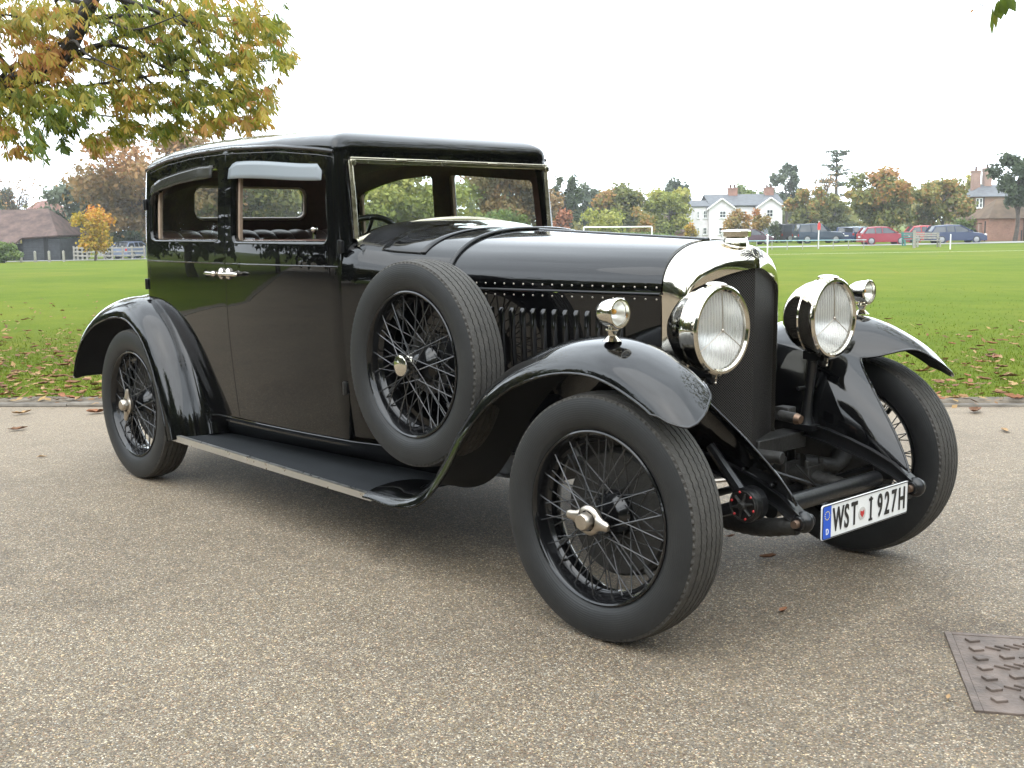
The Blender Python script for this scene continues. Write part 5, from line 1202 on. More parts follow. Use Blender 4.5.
# bare-twigged tree near the cedar, and thin twigs over the barn
def bare(label, px, v, ytop, wpx, seed):
    p, h = tpix(px, v, ytop); r = empty('bare_tree', p); tag(r, label, 'tree', GB); rg_ = np.random.default_rng(seed); m = MB(); w = wpx/1150.7*v/2
    m.tube([(0, 0, -0.2), (0, 0, h*0.55)], [0.16, 0.08], 6)
    P = []
    for k in range(26):
        a = rg_.uniform(0, 2*math.pi); b0 = np.array([0, 0, h*rg_.uniform(0.3, 0.55)]); e = np.array([math.cos(a)*w*rg_.uniform(0.3, 1), math.sin(a)*w*rg_.uniform(0.3, 1), h*rg_.uniform(0.65, 1.0)]); m.tube(spline([b0, (b0+e)/2+rg_.normal(0, .15, 3), e], 6), np.linspace(0.045, 0.012, 6), 4)
        for j in range(3): q = e+rg_.normal(0, 0.45, 3); m.tube([(b0+e)/2, q], [0.02, 0.008], 4); P.append(q+rg_.normal(0, 0.25, (5, 3)))
    P = np.concatenate(P); m.build('trunk', BARK, r, smooth=60); leaf_cloud('crown', P, np.tile([0, 0, 1.0], (len(P), 1)), 0.13, rg_.random(len(P)), LM['brown'], r, seed)
bare('almost bare tree with fine twigs just left of the cedar', 818, 132, 176, 34, 5)
bare('thin bare-twigged tree over the barn roof', 24, 112, 180, 36, 6)

# ------------------------------------------------------------------ horse chestnut, close on the left, and the spray at top right
CHEST = leafmat('chestnut_leaves', [(0.0, (0.070, 0.115, 0.018)), (0.25, (0.125, 0.175, 0.022)), (0.48, (0.25, 0.26, 0.035)), (0.66, (0.40, 0.33, 0.055)), (0.82, (0.45, 0.24, 0.06)), (1.0, (0.34, 0.14, 0.05))], 0.55, 0.5, 1.15)
def palmate_mesh(name, P, A, size, hue, parent, seed=0, droop=0.9):
    """compound leaves: 6 leaflets drooping from each P; A outward direction"""
    rg_ = np.random.default_rng(seed); n = len(P); nl = 6
    V = np.empty((n*nl, 7, 3)); Hf = np.empty((n*nl, 4))
    k = 0
    for i in range(n):
        out = A[i]+rg_.normal(0, 0.45, 3); out /= np.linalg.norm(out); up = np.array([0, 0, 1.0])+rg_.normal(0, 0.3, 3)
        side = np.cross(out, up); side /= np.linalg.norm(side)+1e-9; up = np.cross(side, out)
        s = size*rg_.uniform(0.65, 1.2)
        for j in range(nl):
            f = (j-(nl-1)/2)/((nl-1)/2); a = f*1.75+rg_.normal(0, 0.1); L = s*(1.0-0.35*abs(f))*rg_.uniform(0.85, 1.1)
            d = out*math.cos(a)+side*math.sin(a); dr = droop*rg_.uniform(0.6, 1.3); d = d*math.cos(dr)-np.array([0, 0, 1])*math.sin(dr)
            d /= np.linalg.norm(d); w = np.cross(d, up+0.01); w /= np.linalg.norm(w)+1e-9; nn = np.cross(w, d); bend = -np.array([0, 0, 1])*0.12*L
            p0 = P[i]; W = L*0.125
            V[k, 0] = p0; V[k, 1] = p0+d*L*0.35+w*W*0.55; V[k, 2] = p0+d*L*0.68+w*W+bend*0.5-nn*W*0.25; V[k, 3] = p0+d*L+bend*1.4; V[k, 4] = p0+d*L*0.68-w*W+bend*0.5-nn*W*0.25; V[k, 5] = p0+d*L*0.35-w*W*0.55; V[k, 6] = p0+d*L*0.6+bend*0.4+nn*W*0.15
            Hf[k] = hue[i]+rg_.normal(0, 0.07); k += 1
    N_ = n*nl; me = bpy.data.meshes.new(name); me.vertices.add(7*N_); me.vertices.foreach_set('co', V.ravel())
    tpl = np.array([0, 1, 6, 5, 1, 2, 3, 6, 5, 6, 3, 4]); li = (np.arange(N_)[:, None]*7+tpl[None]).ravel()
    me.loops.add(len(li)); me.loops.foreach_set('vertex_index', li); me.polygons.add(3*N_); me.polygons.foreach_set('loop_start', np.arange(0, len(li), 4)); me.update(); me.validate()
    at = me.attributes.new('hue', 'FLOAT', 'FACE'); at.data.foreach_set('value', np.clip(np.repeat(Hf[:, 0], 3), 0, 1).astype(np.float32))
    me.materials.append(CHEST); o = bpy.data.objects.new(name, me); COL.objects.link(o); o.parent = parent; return o
def wpt(px, py, v):                                      # the point seen at that column and row, v metres away
    d = cF*1.0+cR*((px-512)/1150.7)+cU*((384-py)/1150.7); return CAM+d*(v/d.dot(Fh))
BARKD = pmat('dark_bark', (0.028, 0.023, 0.019), 0.9, var=0.4, vscale=6, bump=0.8, bscale=25)
def chestnut():
    base = UV(-8.2, 12.6, 0.0); base.z = gz(-8.2, 12.6); r = empty('chestnut_tree', base); tag(r, 'horse chestnut turning yellow and rust, its boughs reaching in over the car from the left', 'tree')
    rg_ = np.random.default_rng(21); m = MB(); B = np.array(base)
    loc = lambda p: np.array(p)-B
    m.tube(spline([(0, 0, -0.3), (0.05, 0, 1.2), (0.0, 0.1, 2.6), (-0.1, 0.1, 4.6), (0, 0, 7.0)], 16), np.linspace(0.42, 0.12, 16), 14)
    # boughs: end point, then twigs
    ends = [(95, 8, 12.0), (30, 70, 11.4), (160, 60, 12.4), (230, 40, 12.2), (275, 60, 11.8), (270, 15, 12.6), (200, 110, 12.8), (250, 112, 12.2), (140, 118, 12.6), (90, 130, 11.8), (40, 140, 11.6), (10, 110, 12.6), (180, 15, 11.4), (120, 70, 11.0), (60, 20, 12.6), (-40, 90, 12), (-60, 20, 11)]
    hubs = []
    # the dark bough that shows
    bough = spline([loc(wpt(-150, 150, 12.5)), loc(wpt(0, 88, 12.2)), loc(wpt(55, 66, 12.0)), loc(wpt(78, 30, 11.9)), loc(wpt(96, -10, 11.8))], 24); m.tube(bough, np.linspace(0.13, 0.07, 24), 9)
    for k, e in enumerate(ends):                           # side boughs droop off it
        q = loc(wpt(*e)); s = bough[min(23, 6+(k*5) % 18)]; mid = (s+q)/2+np.array([0, 0, 0.10+0.1*rg_.random()])+rg_.normal(0, .12, 3); sp_ = spline([s, mid, (mid+q)/2+rg_.normal(0, .06, 3), q], 18); m.tube(sp_, np.linspace(0.028, 0.005, 18), 6)
    m.tube(spline([(0, 0.1, 2.6), loc(wpt(-330, 190, 12.6)), bough[0]], 10), np.linspace(0.2, 0.13, 10), 9)
    m.tube(spline([loc(wpt(60, 62, 12)), loc(wpt(110, 44, 12.2)), loc(wpt(170, 70, 12.2)), loc(wpt(215, 96, 12.1))], 16), np.linspace(0.035, 0.01, 16), 6)
    m.tube(spline([loc(wpt(118, -6, 12)), loc(wpt(150, 40, 12.2)), loc(wpt(190, 70, 12.2))], 14), np.linspace(0.03, 0.008, 14), 6)
    m.tube(spline([loc(wpt(150, -6, 12.3)), loc(wpt(190, 22, 12.2)), loc(wpt(255, 46, 12))], 14), np.linspace(0.03, 0.008, 14), 6)
    P = []; A = []; Hh = []
    def clump(px, py, v, n, sx, sy, hue):
        hue = hue+rg_.normal(0, 0.1); sx *= 0.86; sy *= 0.86
        for k in range(int(n*3.5)):
            p = loc(wpt(px+rg_.normal(0, sx), py+rg_.normal(0, sy), v+rg_.normal(0, 0.5))); P.append(p); a = p-np.array([0, 0, 3.5]); a[2] = 0; a /= np.linalg.norm(a); A.append(a+rg_.normal(0, 0.4, 3)); Hh.append(np.clip(rg_.normal(hue, 0.13), 0, 1))
    for c in [(20, 20, 12, 60, 26, 14, .62), (70, 12, 12, 36, 20, 9, .6), (130, 20, 12.4, 56, 24, 13, .52), (190, 15, 12.3, 56, 24, 13, .5), (245, 18, 12.1, 42, 17, 12, .48), (275, 28, 12, 15, 9, 11, .5), (282, 57, 11.9, 13, 8, 6, .42), (240, 58, 12.2, 44, 18, 13, .48), (180, 52, 12.4, 52, 22, 14, .5), (120, 58, 12.2, 50, 22, 12, .66), (45, 58, 11.8, 56, 24, 13, .68), (20, 98, 11.7, 54, 18, 14, .42), (75, 96, 11.5, 46, 20, 11, .36), (130, 94, 12.2, 50, 20, 12, .5), (185, 94, 12.4, 48, 20, 12, .55), (235, 92, 12.3, 40, 16, 11, .6), (262, 98, 12, 16, 9, 10, .66), (252, 120, 12.1, 16, 12, 6, .66), (210, 122, 12.4, 24, 16, 7, .6), (165, 128, 12.5, 22, 14, 7, .5), (125, 128, 12.3, 22, 13, 9, .42), (95, 140, 11.9, 10, 8, 6, .62), (60, 118, 11.6, 24, 15, 8, .3), (35, 142, 11.4, 11, 6, 8, .26), (20, 148, 11.6, 5, 6, 5, .7), (62, 140, 11.5, 3, 3, 4, .2), (5, 128, 11.8, 12, 7, 8, .5), (-35, 70, 12, 60, 22, 36, .5), (-60, 10, 11.5, 70, 30, 30, .5)]: clump(*c)
    # the rest of the crown, out of the picture above and to the left
    for k in range(1500):
        d = rg_.normal(0, 1, 3); d /= np.linalg.norm(d); q = np.array([0, 0, 6.4])+d*np.array([4.8, 4.8, 3.6])*rg_.uniform(0.55, 1.0)
        w = Vector(q+B); u, v = to_uv(w); zz = w.z
        ztop = CAM.z+228/1150.7*v+0.2
        if u > px_u(-20, v) and zz < ztop: continue
        if u > -1.9-0.2*max(0, zz-5): continue
        P.append(q); a = d.copy(); a[2] *= 0.2; A.append(a); Hh.append(np.clip(rg_.normal(0.5, 0.2), 0, 1))
    for k in range(26):
        d = rg_.normal(0, 1, 3); d /= np.linalg.norm(d); d[2] = abs(d[2])*0.8; q = np.array([0, 0, 6.0])+d*np.array([4.0, 4.0, 3.0])
        if to_uv(Vector(q+B))[0] > -4.5: continue
        m.tube(spline([(0, 0, 3.5+2*rg_.random()), q*0.5+np.array([0, 0, 3.2]), q], 8), np.linspace(0.08, 0.015, 8), 5)
    palmate_mesh('crown', np.array(P), np.array(A), 0.132, np.array(Hh), r, 4, 0.75); m.build('trunk', BARKD, r, smooth=60)
chestnut()
def spray():
    """the second chestnut stands behind the photographer's right; one leaf hangs into the picture"""
    base = UV(7.4, 6.2, 0.0); r = empty('chestnut_tree', base); tag(r, 'chestnut tree of which one leafy spray hangs into the top right corner', 'tree'); B = np.array(base); rg_ = np.random.default_rng(8)
    loc = lambda p: np.array(p)-B; m = MB()
    m.tube(spline([(0, 0, -0.2), (0, 0, 2.0), (0.1, 0, 6.0)], 12), np.linspace(0.36, 0.15, 12), 12)
    tip = loc(wpt(998, -4, 5.2)); m.tube(spline([(0, 0, 3.4), (tip+np.array([0, 0, 3.9]))/2, tip+np.array([0, 0, .12])], 14), np.linspace(0.08, 0.006, 14), 7)
    st = [loc(wpt(984, 6, 5.2)), loc(wpt(978, 3, 5.2)), loc(wpt(972, 9, 5.2))]; m.tube(st, [0.0025, 0.002, 0.0015], 5)
    V = []; hue = []
    def leaf(b, e, wpx, h):
        b_, e_ = loc(wpt(*b, 5.2)), loc(wpt(*e, 5.2)); d = e_-b_; L = np.linalg.norm(d); d = d/L; f = np.array(Fh); w = np.cross(d, f); w /= np.linalg.norm(w); W = wpx/1150.7*5.2/2; n = np.cross(w, d)
        V.append([b_, b_+d*L*.3+w*W*.7+n*.01, b_+d*L*.65+w*W+n*.02, e_, b_+d*L*.65-w*W-n*.01, b_+d*L*.3-w*W*.7-n*.01]); hue.append(h)
    for L in (((993, 5), (992, 37), 7, .25), ((996, 2), (996, 30), 8, .4), ((998, 0), (1001, 20), 14, .2), ((1002, -6), (1006, 16), 14, .12), ((1006, -8), (1016, 12), 13, .1), ((983, 4), (986, 15), 2.5, .1), ((981, 3), (979, 13), 2, .1), ((974, 10), (970, 12), 3, .9), ((988, -2), (987, 12), 3, .7)): leaf(*L)
    V = np.array(V); n = len(V); me = bpy.data.meshes.new('leaf_spray'); me.from_pydata([tuple(p) for q in V for p in q], [], [(6*i, 6*i+1, 6*i+2, 6*i+3, 6*i+4, 6*i+5) for i in range(n)])
    at = me.attributes.new('hue', 'FLOAT', 'FACE'); at.data.foreach_set('value', np.array(hue, np.float32)); me.materials.append(CHEST); o = bpy.data.objects.new('leaf_spray', me); COL.objects.link(o); o.parent = r
    P = []; A = []
    for k in range(2400):
        d = rg_.normal(0, 1, 3); d /= np.linalg.norm(d); q = np.array([0, 0, 6.2])+d*np.array([4.6, 4.6, 3.0])*rg_.uniform(0.5, 1.0); w = Vector(q+B); u, v = to_uv(w)
        if v > 1.0 and abs(u) < 0.56*v+0.4 and w.z < CAM.z+235/1150.7*v+0.25: continue
        P.append(q); a = d.copy(); a[2] *= 0.2; A.append(a)
    palmate_mesh('crown', np.array(P), np.array(A), 0.26, np.clip(rg_.normal(0.4, 0.2, len(P)), 0, 1), r, 9)
    for k in range(16):
        d = rg_.normal(0, 1, 3); d /= np.linalg.norm(d); d[2] = abs(d[2]); q = np.array([0, 0, 6.0])+d*np.array([3.6, 3.6, 2.4]); m.tube(spline([(0, 0, 3.5), q*0.5+np.array([0, 0, 3.0]), q], 8), np.linspace(0.08, 0.015, 8), 5)
    m.build('trunk', BARK, r, smooth=60)
spray()
# trees on the photographer's side of the drive, seen only as reflections in the paint and nickel
MIR = 'trees across the drive, mirrored in the car'
proto = {}
for i in range(27):
    if i < 12: u, v = -40+7.2*i, -16.5+2.0*math.sin(i*2.1)
    elif i < 22: u, v = -30-2.5*math.sin(i*1.7), -11+5.4*(i-12)
    else: u, v = 21+1.5*math.sin(i*1.9), -10+4.6*(i-22)
    pal = ('green', 'olive', 'dark', 'olive')[i % 4]; k = i % 4
    lb = {'green': 'green tree mirrored in the car paint', 'olive': 'olive tree mirrored in the car paint', 'dark': 'dark tree mirrored in the car paint'}[pal]
    if k not in proto: proto[k] = o = tree('tree', lb, UV(u, v, 0), 10.5, 9.5, pal, n=2600, size=0.42, seed=60+i, base=0.05, clumps=40, gap=0.26, group=MIR)
    else:
        o = copy_tree(proto[k]); o.location = UV(u, v, 0)
    o.rotation_euler.z = i*1.3; q = 0.85+0.3*((i*37) % 10)/10; o.scale = (q, q, q)

for i, (u, v, rz) in enumerate(((-37, -2, 1.45), (-39, 33, 1.5), (-30, -24, 0.1), (6, -24, -0.05), (26, 4, 1.6))):  # hedges added out of view to darken bright gaps in the paint reflections
    if i == 0: hp = o = tree('hedge', 'unseen added hedge darkening the skyline mirrored in the car paint', UV(u, v, 0), 4.6, 36, 'dark', n=5200, size=0.34, seed=91, base=0.0, clumps=90, gap=0.2, depth=3.0, cat='hedge', group='added hedges darkening the car paint reflections')
    else: o = copy_tree(hp); o.location = UV(u, v, 0)
    o.rotation_euler.z = HEAD_U+rz
# ================================================================== BUILDINGS
def brickmat(name, c1, c2, mortar, scale=5.0):
    m, t, b = newmat(name); co = t.nodes.new('ShaderNodeTexCoord'); mp = node(t, 'ShaderNodeMapping'); mp.inputs['Rotation'].default_value = (math.radians(90), 0, 0); t.links.new(co.outputs['Object'], mp.inputs['Vector'])
    br = node(t, 'ShaderNodeTexBrick', Scale=scale); br.inputs['Color1'].default_value = (*c1, 1); br.inputs['Color2'].default_value = (*c2, 1); br.inputs['Mortar'].default_value = (*mortar, 1); t.links.new(mp.outputs['Vector'], br.inputs['Vector'])
    n = node(t, 'ShaderNodeTexNoise', Scale=1.2, Detail=5.0); t.links.new(co.outputs['Object'], n.inputs['Vector']); r = ramp(t, n.outputs['Fac'], [(0.3, (0.8, 0.8, 0.8)), (0.7, (1.15, 1.12, 1.1))])
    q = node(t, 'ShaderNodeMix', data_type='RGBA', blend_type='MULTIPLY'); q.inputs['Factor'].default_value = 1; t.links.new(br.outputs['Color'], q.inputs['A']); t.links.new(r.outputs['Color'], q.inputs['B']); t.links.new(q.outputs['Result'], b.inputs['Base Color']); b.inputs['Roughness'].default_value = 0.9; return m
BRICK = brickmat('red_brick', (0.25, 0.115, 0.08), (0.30, 0.155, 0.11), (0.26, 0.22, 0.185))
BRICKP = brickmat('pink_brick', (0.27, 0.165, 0.125), (0.31, 0.20, 0.155), (0.29, 0.24, 0.21))
RENDER = pmat('white_render', (0.70, 0.66, 0.67), 0.85, var=0.05, vscale=1.5)
SLATE = pmat('grey_slate', (0.085, 0.09, 0.096), 0.7, var=0.25, vscale=2.0, bump=0.5, bscale=8)
TILE = pmat('old_clay_tile', (0.088, 0.056, 0.046), 0.9, var=0.45, vscale=1.6, bump=0.9, bscale=9)
TILEM = pmat('mossy_clay_tile', (0.105, 0.070, 0.042), 0.9, var=0.45, vscale=0.9, bump=0.9, bscale=9)
BOARD = pmat('tarred_boards', (0.035, 0.038, 0.042), 0.8, var=0.35, vscale=3)
PANE = pmat('dark_pane', (0.02, 0.024, 0.028), 0.08, spec=0.6)
FRAMEW = pmat('white_joinery', (0.75, 0.75, 0.73), 0.5)
TIMBER = pmat('grey_weathered_timber', (0.25, 0.235, 0.20), 0.85, var=0.25, vscale=8)
GREENP = pmat('teal_paint', (0.03, 0.16, 0.14), 0.5)
def window(par, x, z, w, h, y=0.0, arms=(1, 1)):
    """sash window in a wall that faces local -Y"""
    m = MB(); f = 0.07
    for sx in (-1, 1): m.box((x+sx*(w/2-f/2), y-0.03, z+h/2), (f, 0.10, h))
    for zz in (z+f/2, z+h-f/2): m.box((x, y-0.03, zz), (w-2*f-0.002, 0.098, f))
    for k in range(1, arms[0]+1): m.box((x-w/2+w*k/(arms[0]+1), y-0.02, z+h/2), (0.04, 0.06, h-2*f-0.002))
    for k in range(1, arms[1]+1): m.box((x, y-0.022, z+h*k/(arms[1]+1)), (w-2*f-0.002, 0.058, 0.05))
    o = m.build('window', FRAMEW, par, smooth=None)
    p = MB(); p.add([(x-w/2+f/2, y-0.006, z+f/2), (x+w/2-f/2, y-0.006, z+f/2), (x+w/2-f/2, y-0.006, z+h-f/2), (x-w/2+f/2, y-0.006, z+h-f/2)], [(0, 1, 2, 3)]); p.build('pane', PANE, o, smooth=None)
    s = MB(); s.box((x, y-0.06, z-0.03), (w+0.12, 0.16, 0.05)); s.build('sill', FRAMEW, o, smooth=None)
def gable_roof(m, x0, x1, y0, y1, ze, zr, along='X', ov=0.25, th=0.12):
    if along == 'X':
        ym = (y0+y1)/2
        for ya, yb in ((y0-ov, ym), (y1+ov, ym)):
            k = (zr-ze)/abs(ym-(y0 if ya < ym else y1)); za = ze-k*ov
            m.add([(x0-ov, ya, za), (x1+ov, ya, za), (x1+ov, yb, zr), (x0-ov, yb, zr), (x0-ov, ya, za+th), (x1+ov, ya, za+th), (x1+ov, yb, zr+th), (x0-ov, yb, zr+th)], [(0, 1, 2, 3), (7, 6, 5, 4), (0, 4, 5, 1), (1, 5, 6, 2), (2, 6, 7, 3), (3, 7, 4, 0)])
    else:
        xm = (x0+x1)/2
        for xa in (x0-ov, x1+ov):
            k = (zr-ze)/abs(xm-(x0 if xa < xm else x1)); za = ze-k*ov
            m.add([(xa, y0-ov, za), (xa, y1+ov, za), (xm, y1+ov, zr), (xm, y0-ov, zr), (xa, y0-ov, za+th), (xa, y1+ov, za+th), (xm, y1+ov, zr+th), (xm, y0-ov, zr+th)], [(0, 1, 2, 3), (7, 6, 5, 4), (0, 4, 5, 1), (1, 5, 6, 2), (2, 6, 7, 3), (3, 7, 4, 0)])
def gable_wall(m, x0, x1, y, t, z0, ze, zr):
    m.prism([(x0, z0), (x1, z0), (x1, ze), ((x0+x1)/2, zr), (x0, ze)], y, y+t, lambda a, b_, d: (a, d, b_))
def chimney(par, x, y, z0, z1, w=0.9, d=0.6, mat=None, pots=2):
    m = MB(); m.box((x, y, (z0+z1)/2), (w, d, z1-z0)); m.box((x, y, z1+0.06), (w+0.14, d+0.14, 0.12)); o = m.build('chimney', mat or BRICK, par, smooth=None)
    q = MB()
    for k in range(pots):
        xx = x+(k-(pots-1)/2)*w*0.45; q.lathe([(0.12, 0.0), (0.12, 0.12), (0.45, 0.10), (0.5, 0.12), (0.5, 0.08)], (xx, y, z1), (0, 0, 1), 10)
    q.build('chimney_pots', TILE, o)
def site(name, label, px, v, cat='house', rz=0.0):
    u = px_u(px, v); r = empty(name, UV(u, v, gz(u, v)), HEAD_U+rz); tag(r, label, cat); return r     # local X to the right, local -Y to the viewer
# white house: two gables and a flat-fronted left wing. Scale at 130 m: 1 px = 0.113 m
h = site('white_house', 'white rendered two-storey house with two gables, grey slate roof and brick chimneys', 740, 130)
S_ = 130/1150.7
X = lambda px: (px-740)*S_
gzh = h.location.z; Z = lambda py: CAM.z+(223.6-py)*S_-gzh
m = MB()
m.box(((X(707.5)+X(782))/2, 4.25, Z(207)/2), (X(782)-X(707.5), 6.5, Z(207)))
m.box(((X(693.3)+X(710))/2, 3.0, Z(207)/2), (X(710)-X(693.3)-0.01, 5.0, Z(207)))
gable_wall(m, X(708.5), X(733), 0.0, 1.2, 0, Z(208), Z(199.5)); gable_wall(m, X(757), X(781), 0.0, 1.2, 0, Z(207), Z(199)); m.build('wall', RENDER, h, smooth=None)
m = MB(); gable_roof(m, X(712), X(783), 0.9, 8.5, Z(207)+0.15, Z(197.5)+0.3, 'X'); gable_roof(m, X(708.5), X(733), -0.0, 4.0, Z(208)+0.02, Z(199.5)+0.02, 'Y'); gable_roof(m, X(757), X(781), -0.0, 4.0, Z(207)+0.02, Z(199)+0.02, 'Y')
gable_roof(m, X(693.6), X(708.3), 0.6, 5.4, Z(206.5), Z(201), 'X'); m.build('roof', SLATE, h, smooth=None)
m = MB()
for xa, xb, ze, zr in ((X(708.5), X(733), Z(208), Z(199.5)), (X(757), X(781), Z(207), Z(199))):
    xm = (xa+xb)/2
    for x_ in (xa-0.3, xb+0.3): m.tube([(x_, -0.28, ze-0.2), (xm, -0.28, zr+0.05)], 0.09, 6)
m.build('bargeboard', FRAMEW, h)
for px, y in ((739, 4.6), (776, 4.6)): chimney(h, X(px), y, Z(200), Z(188.6), 1.0, 0.9)
m = MB(); m.tube([(X(734.5), 4.7, Z(200)), (X(734.5), 4.7, Z(176))], 0.03, 6); m.box((X(734.5), 4.7, Z(177.5)), (0.7, 0.03, 0.03)); m.build('aerial', NICKEL_DULL, h)
for px, py0, py1, y, w in ((722, 211, 218, 0, 0.75), (768.6, 210, 217.5, 0, 0.75), (705.5, 210.5, 218, 0.5, 0.45), (744.5, 211, 216.5, 0.95, 0.75), (721.5, 227, 234, 0, 0.75), (705.3, 227, 234, 0.5, 0.45), (698.5, 211, 218, 0.5, 0.3), (768, 226, 233.5, 0, 0.8), (698.5, 227, 234, 0.5, 0.3)): window(h, X(px), Z(py1), w, Z(py0)-Z(py1), y)
m = MB(); m.box((X(746), 0.9, 1.0), (1.0, 0.08, 2.0)); m.build('door', BOARD, h, smooth=None)
# brick house with hipped slate roof, right
h = site('brick_house', 'pink brick house with a hipped slate roof and tall chimneys at the right edge', 1000, 112)
S_ = 112/1150.7; X = lambda px: (px-1000)*S_; gzh = h.location.z; Z = lambda py: CAM.z+(221.2-py)*S_-gzh
m = MB(); m.box(((X(970)+X(1045))/2, 3.5, Z(197)/2), (X(1045)-X(970), 7, Z(197))); m.build('wall', BRICKP, h, smooth=None)
m = MB(); x0, x1 = X(966.5), X(1048); m.add([(x0, -0.4, Z(197)), (x1, -0.4, Z(197)), (x1, 7.4, Z(197)), (x0, 7.4, Z(197)), (X(990), 3.5, Z(184.5)), (X(1026), 3.5, Z(184.5))], [(0, 1, 5, 4), (2, 3, 4, 5), (0, 4, 3), (1, 2, 5), (3, 2, 1, 0)]); m.build('roof', SLATE, h, smooth=None)
chimney(h, X(983), 3.0, Z(195), Z(171.5), 0.72, 0.7, BRICKP, 1); chimney(h, X(996), 3.4, Z(195), Z(169), 0.72, 0.7, BRICKP, 1)
for px, w in ((973.5, 0.34), (976.8, 0.34)): window(h, X(px), Z(208), w, Z(198.5)-Z(208), 0, (0, 1))
m = MB(); m.tube([(X(979.6), -0.06, 0), (X(979.6), -0.06, Z(197.5))], 0.05, 8); m.build('downpipe', BOARD, h)
m = MB(); m.box((X(971.5), -0.5, Z(216)), (1.2, 1.0, 0.12)); m.box((X(971.5), -0.5, Z(218)/1), (1.0, 0.8, 0.35)); m.build('porch', FRAMEW, h, smooth=None)
# brick outbuilding with mossy tiles
h = site('outbuilding', 'low red brick outbuilding with a mossy clay-tiled roof at the right edge', 1005, 98, 'outbuilding')
S_ = 98/1150.7; X = lambda px: (px-1005)*S_; gzh = h.location.z; Z = lambda py: CAM.z+(221.1-py)*S_-gzh
m = MB(); m.box(((X(985.5)+X(1045))/2, 2.2, Z(217)/2), (X(1045)-X(985.5), 4.4, Z(217))); m.build('wall', BRICK, h, smooth=None)
m = MB(); m.add([(X(983.5), -0.35, Z(218.3)), (X(1048), -0.35, Z(218.3)), (X(1048), 2.2, Z(199)), (X(1003), 2.2, Z(199)), (X(983.5), 4.75, Z(218.3)), (X(1048), 4.75, Z(218.3))], [(0, 1, 2, 3), (5, 4, 3, 2), (0, 3, 4), (0, 4, 5, 1)]); m.build('roof', TILEM, h, smooth=None, solid=0.1)
m = MB(); m.box((X(1018), -0.12, 0.45), (0.06, 0.1, 0.9)); m.tube([(X(1020.5), -0.08, 0), (X(1020.5), -0.08, Z(218.5))], 0.05, 8); m.build('downpipe', BOARD, h)
w_ = site('garden_wall', 'short brick garden wall between the green bush and the outbuilding', 981, 99.5, 'wall'); m = MB(); m.box((0, 0, 0.75), (0.9, 0.24, 1.5)); m.build('brickwork', BRICKP, w_, smooth=None); m = MB(); m.box((0, 0, 1.53), (1.0, 0.32, 0.07)); m.build('coping', TILEM, w_, smooth=None)
w_ = site('gate', 'dark timber gate beside the brick outbuilding', 983.6, 98.6, 'gate'); m = MB(); m.box((0, 0, 0.85), (0.34, 0.06, 1.7)); m.build('boards', BOARD, w_, smooth=None)
# brick house behind the photographer: its red shows in the side of the bonnet
h = empty('brick_house', UV(-4.5, -26.0, 0), HEAD_U+math.pi); tag(h, 'red brick house across the drive, seen only as a red reflection in the bonnet', 'house')
m = MB(); m.box((0, 4, 2.8), (13, 8, 5.6)); m.build('wall', BRICK, h, smooth=None); m = MB(); gable_roof(m, -6.5, 6.5, 0, 8, 5.6, 9.0, 'X'); m.build('roof', TILE, h, smooth=None)
for x in (-4.5, -1.5, 1.5, 4.5):
    for z in (1.0, 3.6): window(h, x, z, 1.1, 1.5, 0.0)
# brown-roofed cottage left of the white house
h = site('cottage', 'low cottage with a steep brown tiled roof, left of the white house', 681, 138); S_ = 138/1150.7; X = lambda px: (px-681)*S_; gzh = h.location.z; Z = lambda py: CAM.z+(224.1-py)*S_-gzh
m = MB(); m.box((0.4, 2.5, Z(231)/2), (X(697)-X(668), 5.0, Z(231))); m.build('wall', BRICK, h, smooth=None); m = MB(); gable_roof(m, X(669), X(700), 0, 5, Z(231), Z(217), 'X'); m.build('roof', TILE, h, smooth=None)
# barn at the left: hipped tile roof sweeping low on the left, tarred boards
h = site('barn', 'old black-boarded barn under a sagging brown tile roof at the left edge', 30, 92, 'barn'); S_ = 92/1150.7; X = lambda px: (px-30)*S_; gzh = h.location.z; Z = lambda py: CAM.z+(230.2-py)*S_-gzh
m = MB(); m.box(((X(27)+X(64))/2, 3.0, Z(239)/2), (X(64)-X(27), 6, Z(239))); m.box(((X(-40)+X(27))/2, 4.2, Z(244)/2), (X(27)-X(-40), 3.5, Z(244))); m.build('wall', BOARD, h, smooth=None)
m = MB(); m.add([(X(29), -0.4, Z(237.5)), (X(64.8), -0.4, Z(235.3)), (X(40), 3.0, Z(208.3)), (X(12), 3.0, Z(209.3)), (X(64.8), 6.4, Z(235.3)), (X(29), 6.4, Z(237.5)), (X(25), -0.9, Z(242.5)), (X(-45), -0.9, Z(240)), (X(-45), 3.0, Z(209)), (X(-45), 6.4, Z(240))], [(0, 1, 2, 3), (1, 4, 2), (4, 5, 3, 2), (6, 0, 3), (7, 6, 3, 8), (8, 3, 5, 9)]); m.build('roof', TILE, h, smooth=None, solid=0.12)
m = MB(); m.box((X(50.8), -0.04, 0.95), (0.34, 0.08, 1.9)); m.build('door', DARK, h, smooth=None)
m = MB()
for k in range(8): m.box(((X(28)+X(64))/2, -0.015, 0.12+k*0.19), (X(64)-X(28), 0.03, 0.165), M=Matrix.Rotation(0.10, 3, 'X'))
m.build('weatherboarding', BOARD, h, smooth=None)
h = site('farmhouse', 'red-tiled farmhouse with a brick chimney behind the barn', 44, 128); S_ = 128/1150.7; X = lambda px: (px-44)*S_; gzh = h.location.z; Z = lambda py: CAM.z+(230-py)*S_-gzh
m = MB(); m.box(((X(33)+X(58))/2, 3, Z(212)/2), (X(58)-X(33), 6, Z(212))); m.build('wall', BRICK, h, smooth=None)
